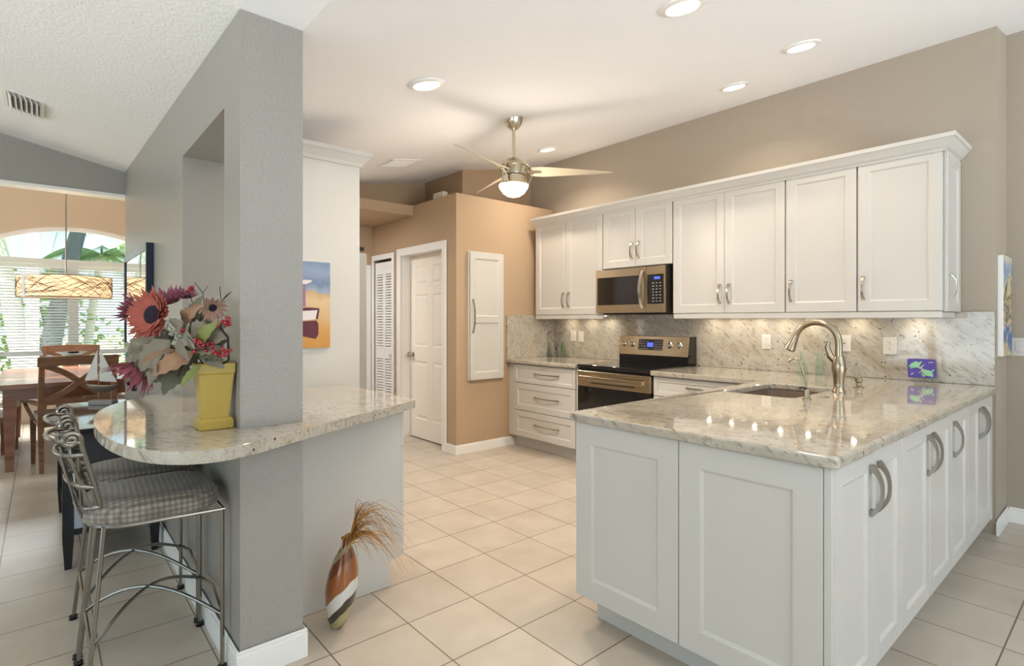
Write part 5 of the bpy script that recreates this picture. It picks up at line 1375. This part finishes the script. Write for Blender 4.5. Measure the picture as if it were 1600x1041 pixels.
# ================================================================ OUTSIDE THE WINDOW
M['lawn'] = mat('grass_and_paving', (150, 156, 120), .9, var=.2, vscale=1.5)
M['trunk'] = mat('pale_palm_trunk', (216, 212, 204), .85, bump=.6, bscale=20); M['trunkdark'] = mat('grey_palm_trunk', (110, 116, 122), .9, bump=.6, bscale=15)
M['frond'] = mat('palm_frond_green', (150, 176, 130), .6); M['shrub'] = mat('light_green_shrub', (140, 178, 84), .7, var=.3, vscale=6)
M['render'] = mat('white_house_render', (232, 228, 220), .8); M['garage'] = mat('amber_wood_door', (196, 144, 76), .6, var=.1, vscale=5); M['roofm'] = mat('grey_roof', (140, 142, 146), .8)
b = MB(); b.box(-30, 40, DY+.6, 60, -.25, -.02); struct('ground_garden', b, 'lawn')
def palm(x, y, h, r0, lean_, nf, fl, label, tm='trunk', base_r=None, seed=1):
    random.seed(seed); t = thing('palm_tree', label, 'palm tree', (x, y, -.02), group=None)
    pts = [(lean_[0]*(i/8)**1.3, lean_[1]*(i/8)**1.3, h*i/8) for i in range(9)]
    b = MB(); b.tube(pts, [r0*(1.35-.5*i/8) for i in range(9)], 12); build('trunk', b, tm, t, world=False, smooth=True)
    top_ = Vector(pts[-1])
    for k in range(nf):
        a = 2*PI*k/nf+random.uniform(-.2, .2); el = random.uniform(.1, 1.0); dr_ = Vector((math.cos(a), math.sin(a), 0)); sd = Vector((-dr_.y, dr_.x, 0))
        b = MB(); sp_ = []
        for i in range(13):
            u = i/12; sp_.append(top_+dr_*fl*u*(1-.12*u)+Vector((0, 0, fl*(el*.7*u-.85*u*u))))
        b.tube(sp_, [.02*(1-u/13) for u in range(13)], 5)
        for i in range(1, 12):
            for q in (0, .25, .5, .75):
                p = sp_[i].lerp(sp_[i+1], q); L2 = fl*.34*math.sin(PI*(.12+.8*(i+q)/12))
                for s in (-1, 1):
                    tip = p+sd*s*L2*.75+dr_*L2*.45+Vector((0, 0, -L2*.5)); e_ = dr_*.016
                    b.quad(p-e_, p+e_, tip+e_*.2, tip-e_*.2)
        build('frond', b, 'frond', t, world=False)
    return t
palm(-.20, 13.0, 4.4, .12, (-.75, .1), 14, 1.9, 'pale palm with a thick leaning trunk at the left edge of the window', seed=2)
palm(.03, 13.4, 4.0, .13, (.72, .3), 18, 2.3, 'leaning palm whose grey-blue trunk crosses the arched pane', 'trunkdark', seed=5)
palm(.66, 14.2, 2.7, .07, (.28, .0), 12, 1.2, 'slim pale palm standing below the pendant lamp', seed=8)
palm(2.9, 18, 3.6, .12, (.3, 0), 16, 2.2, 'palm with drooping fronds in front of the white house', 'trunkdark', seed=12)
b = MB(); b.box(-.19, -.03, 11.4, 11.57, -.02, 5.5); tag(build('white_post', b, 'render', None), 'tall white square post outside, left of the leaning palm', 'post')
def shrub(x, y, r, h, label, seed):
    random.seed(seed); t = thing('garden_shrub', label, 'shrub', (x, y, -.02), group=None); b = MB()
    for k in range(420):
        a, z_ = random.uniform(0, 2*PI), random.uniform(0, 1); rr_ = r*math.sqrt(random.random())*math.sin(PI*(.15+.8*z_)); p = Vector((rr_*math.cos(a), rr_*math.sin(a), .05+h*z_))
        u = Vector((random.uniform(-1, 1), random.uniform(-1, 1), random.uniform(-.5, .8))).normalized()*.16; v = u.orthogonal().normalized()*.05
        b.quad(p, p+u*.5+v, p+u, p+u*.5-v)
    build('foliage', b, 'shrub', t, world=False)
    b = MB()
    for k in range(5): b.tube([(0, 0, 0), (random.uniform(-.3, .3)*r, random.uniform(-.3, .3)*r, h*.7)], .02, 5)
    build('stem', b, 'trunkdark', t, world=False)
shrub(.2, 14.5, .9, 2.3, 'leafy light green shrub seen under the pendant lamp', 4)
shrub(-.9, 14.0, 1.0, 2.6, 'tall leafy shrub at the far left of the window', 6)
shrub(2.0, 16.5, .7, 1.5, 'low green shrub left of the white house', 9)
t = thing('neighbour_house', 'white neighbouring house with a grey roof and amber garage door', 'house', (6, 21, -.02))
b = MB(); b.box(2.6, 12, 20, 26, -.1, 2.5); build('wall', b, 'render', t)
b = MB(); b.prism([(2.2, 2.52), (12.4, 2.52), (10.4, 3.6), (4.2, 3.6)], 19.6, 26.4, (), mxz); build('roof', b, 'roofm', t)
b = MB(); b.box(3.0, 3.75, 19.94, 19.995, -.1, 2.05); build('garage_door', b, 'garage', t)
b = MB()
b.tube([(-8, 24, 4.9), (2, 24, 4.75), (14, 24, 5.0)], .02, 5); tag(build('utility_cable', b, 'rope', None), 'thin overhead cable crossing the sky behind the palms', 'cable')
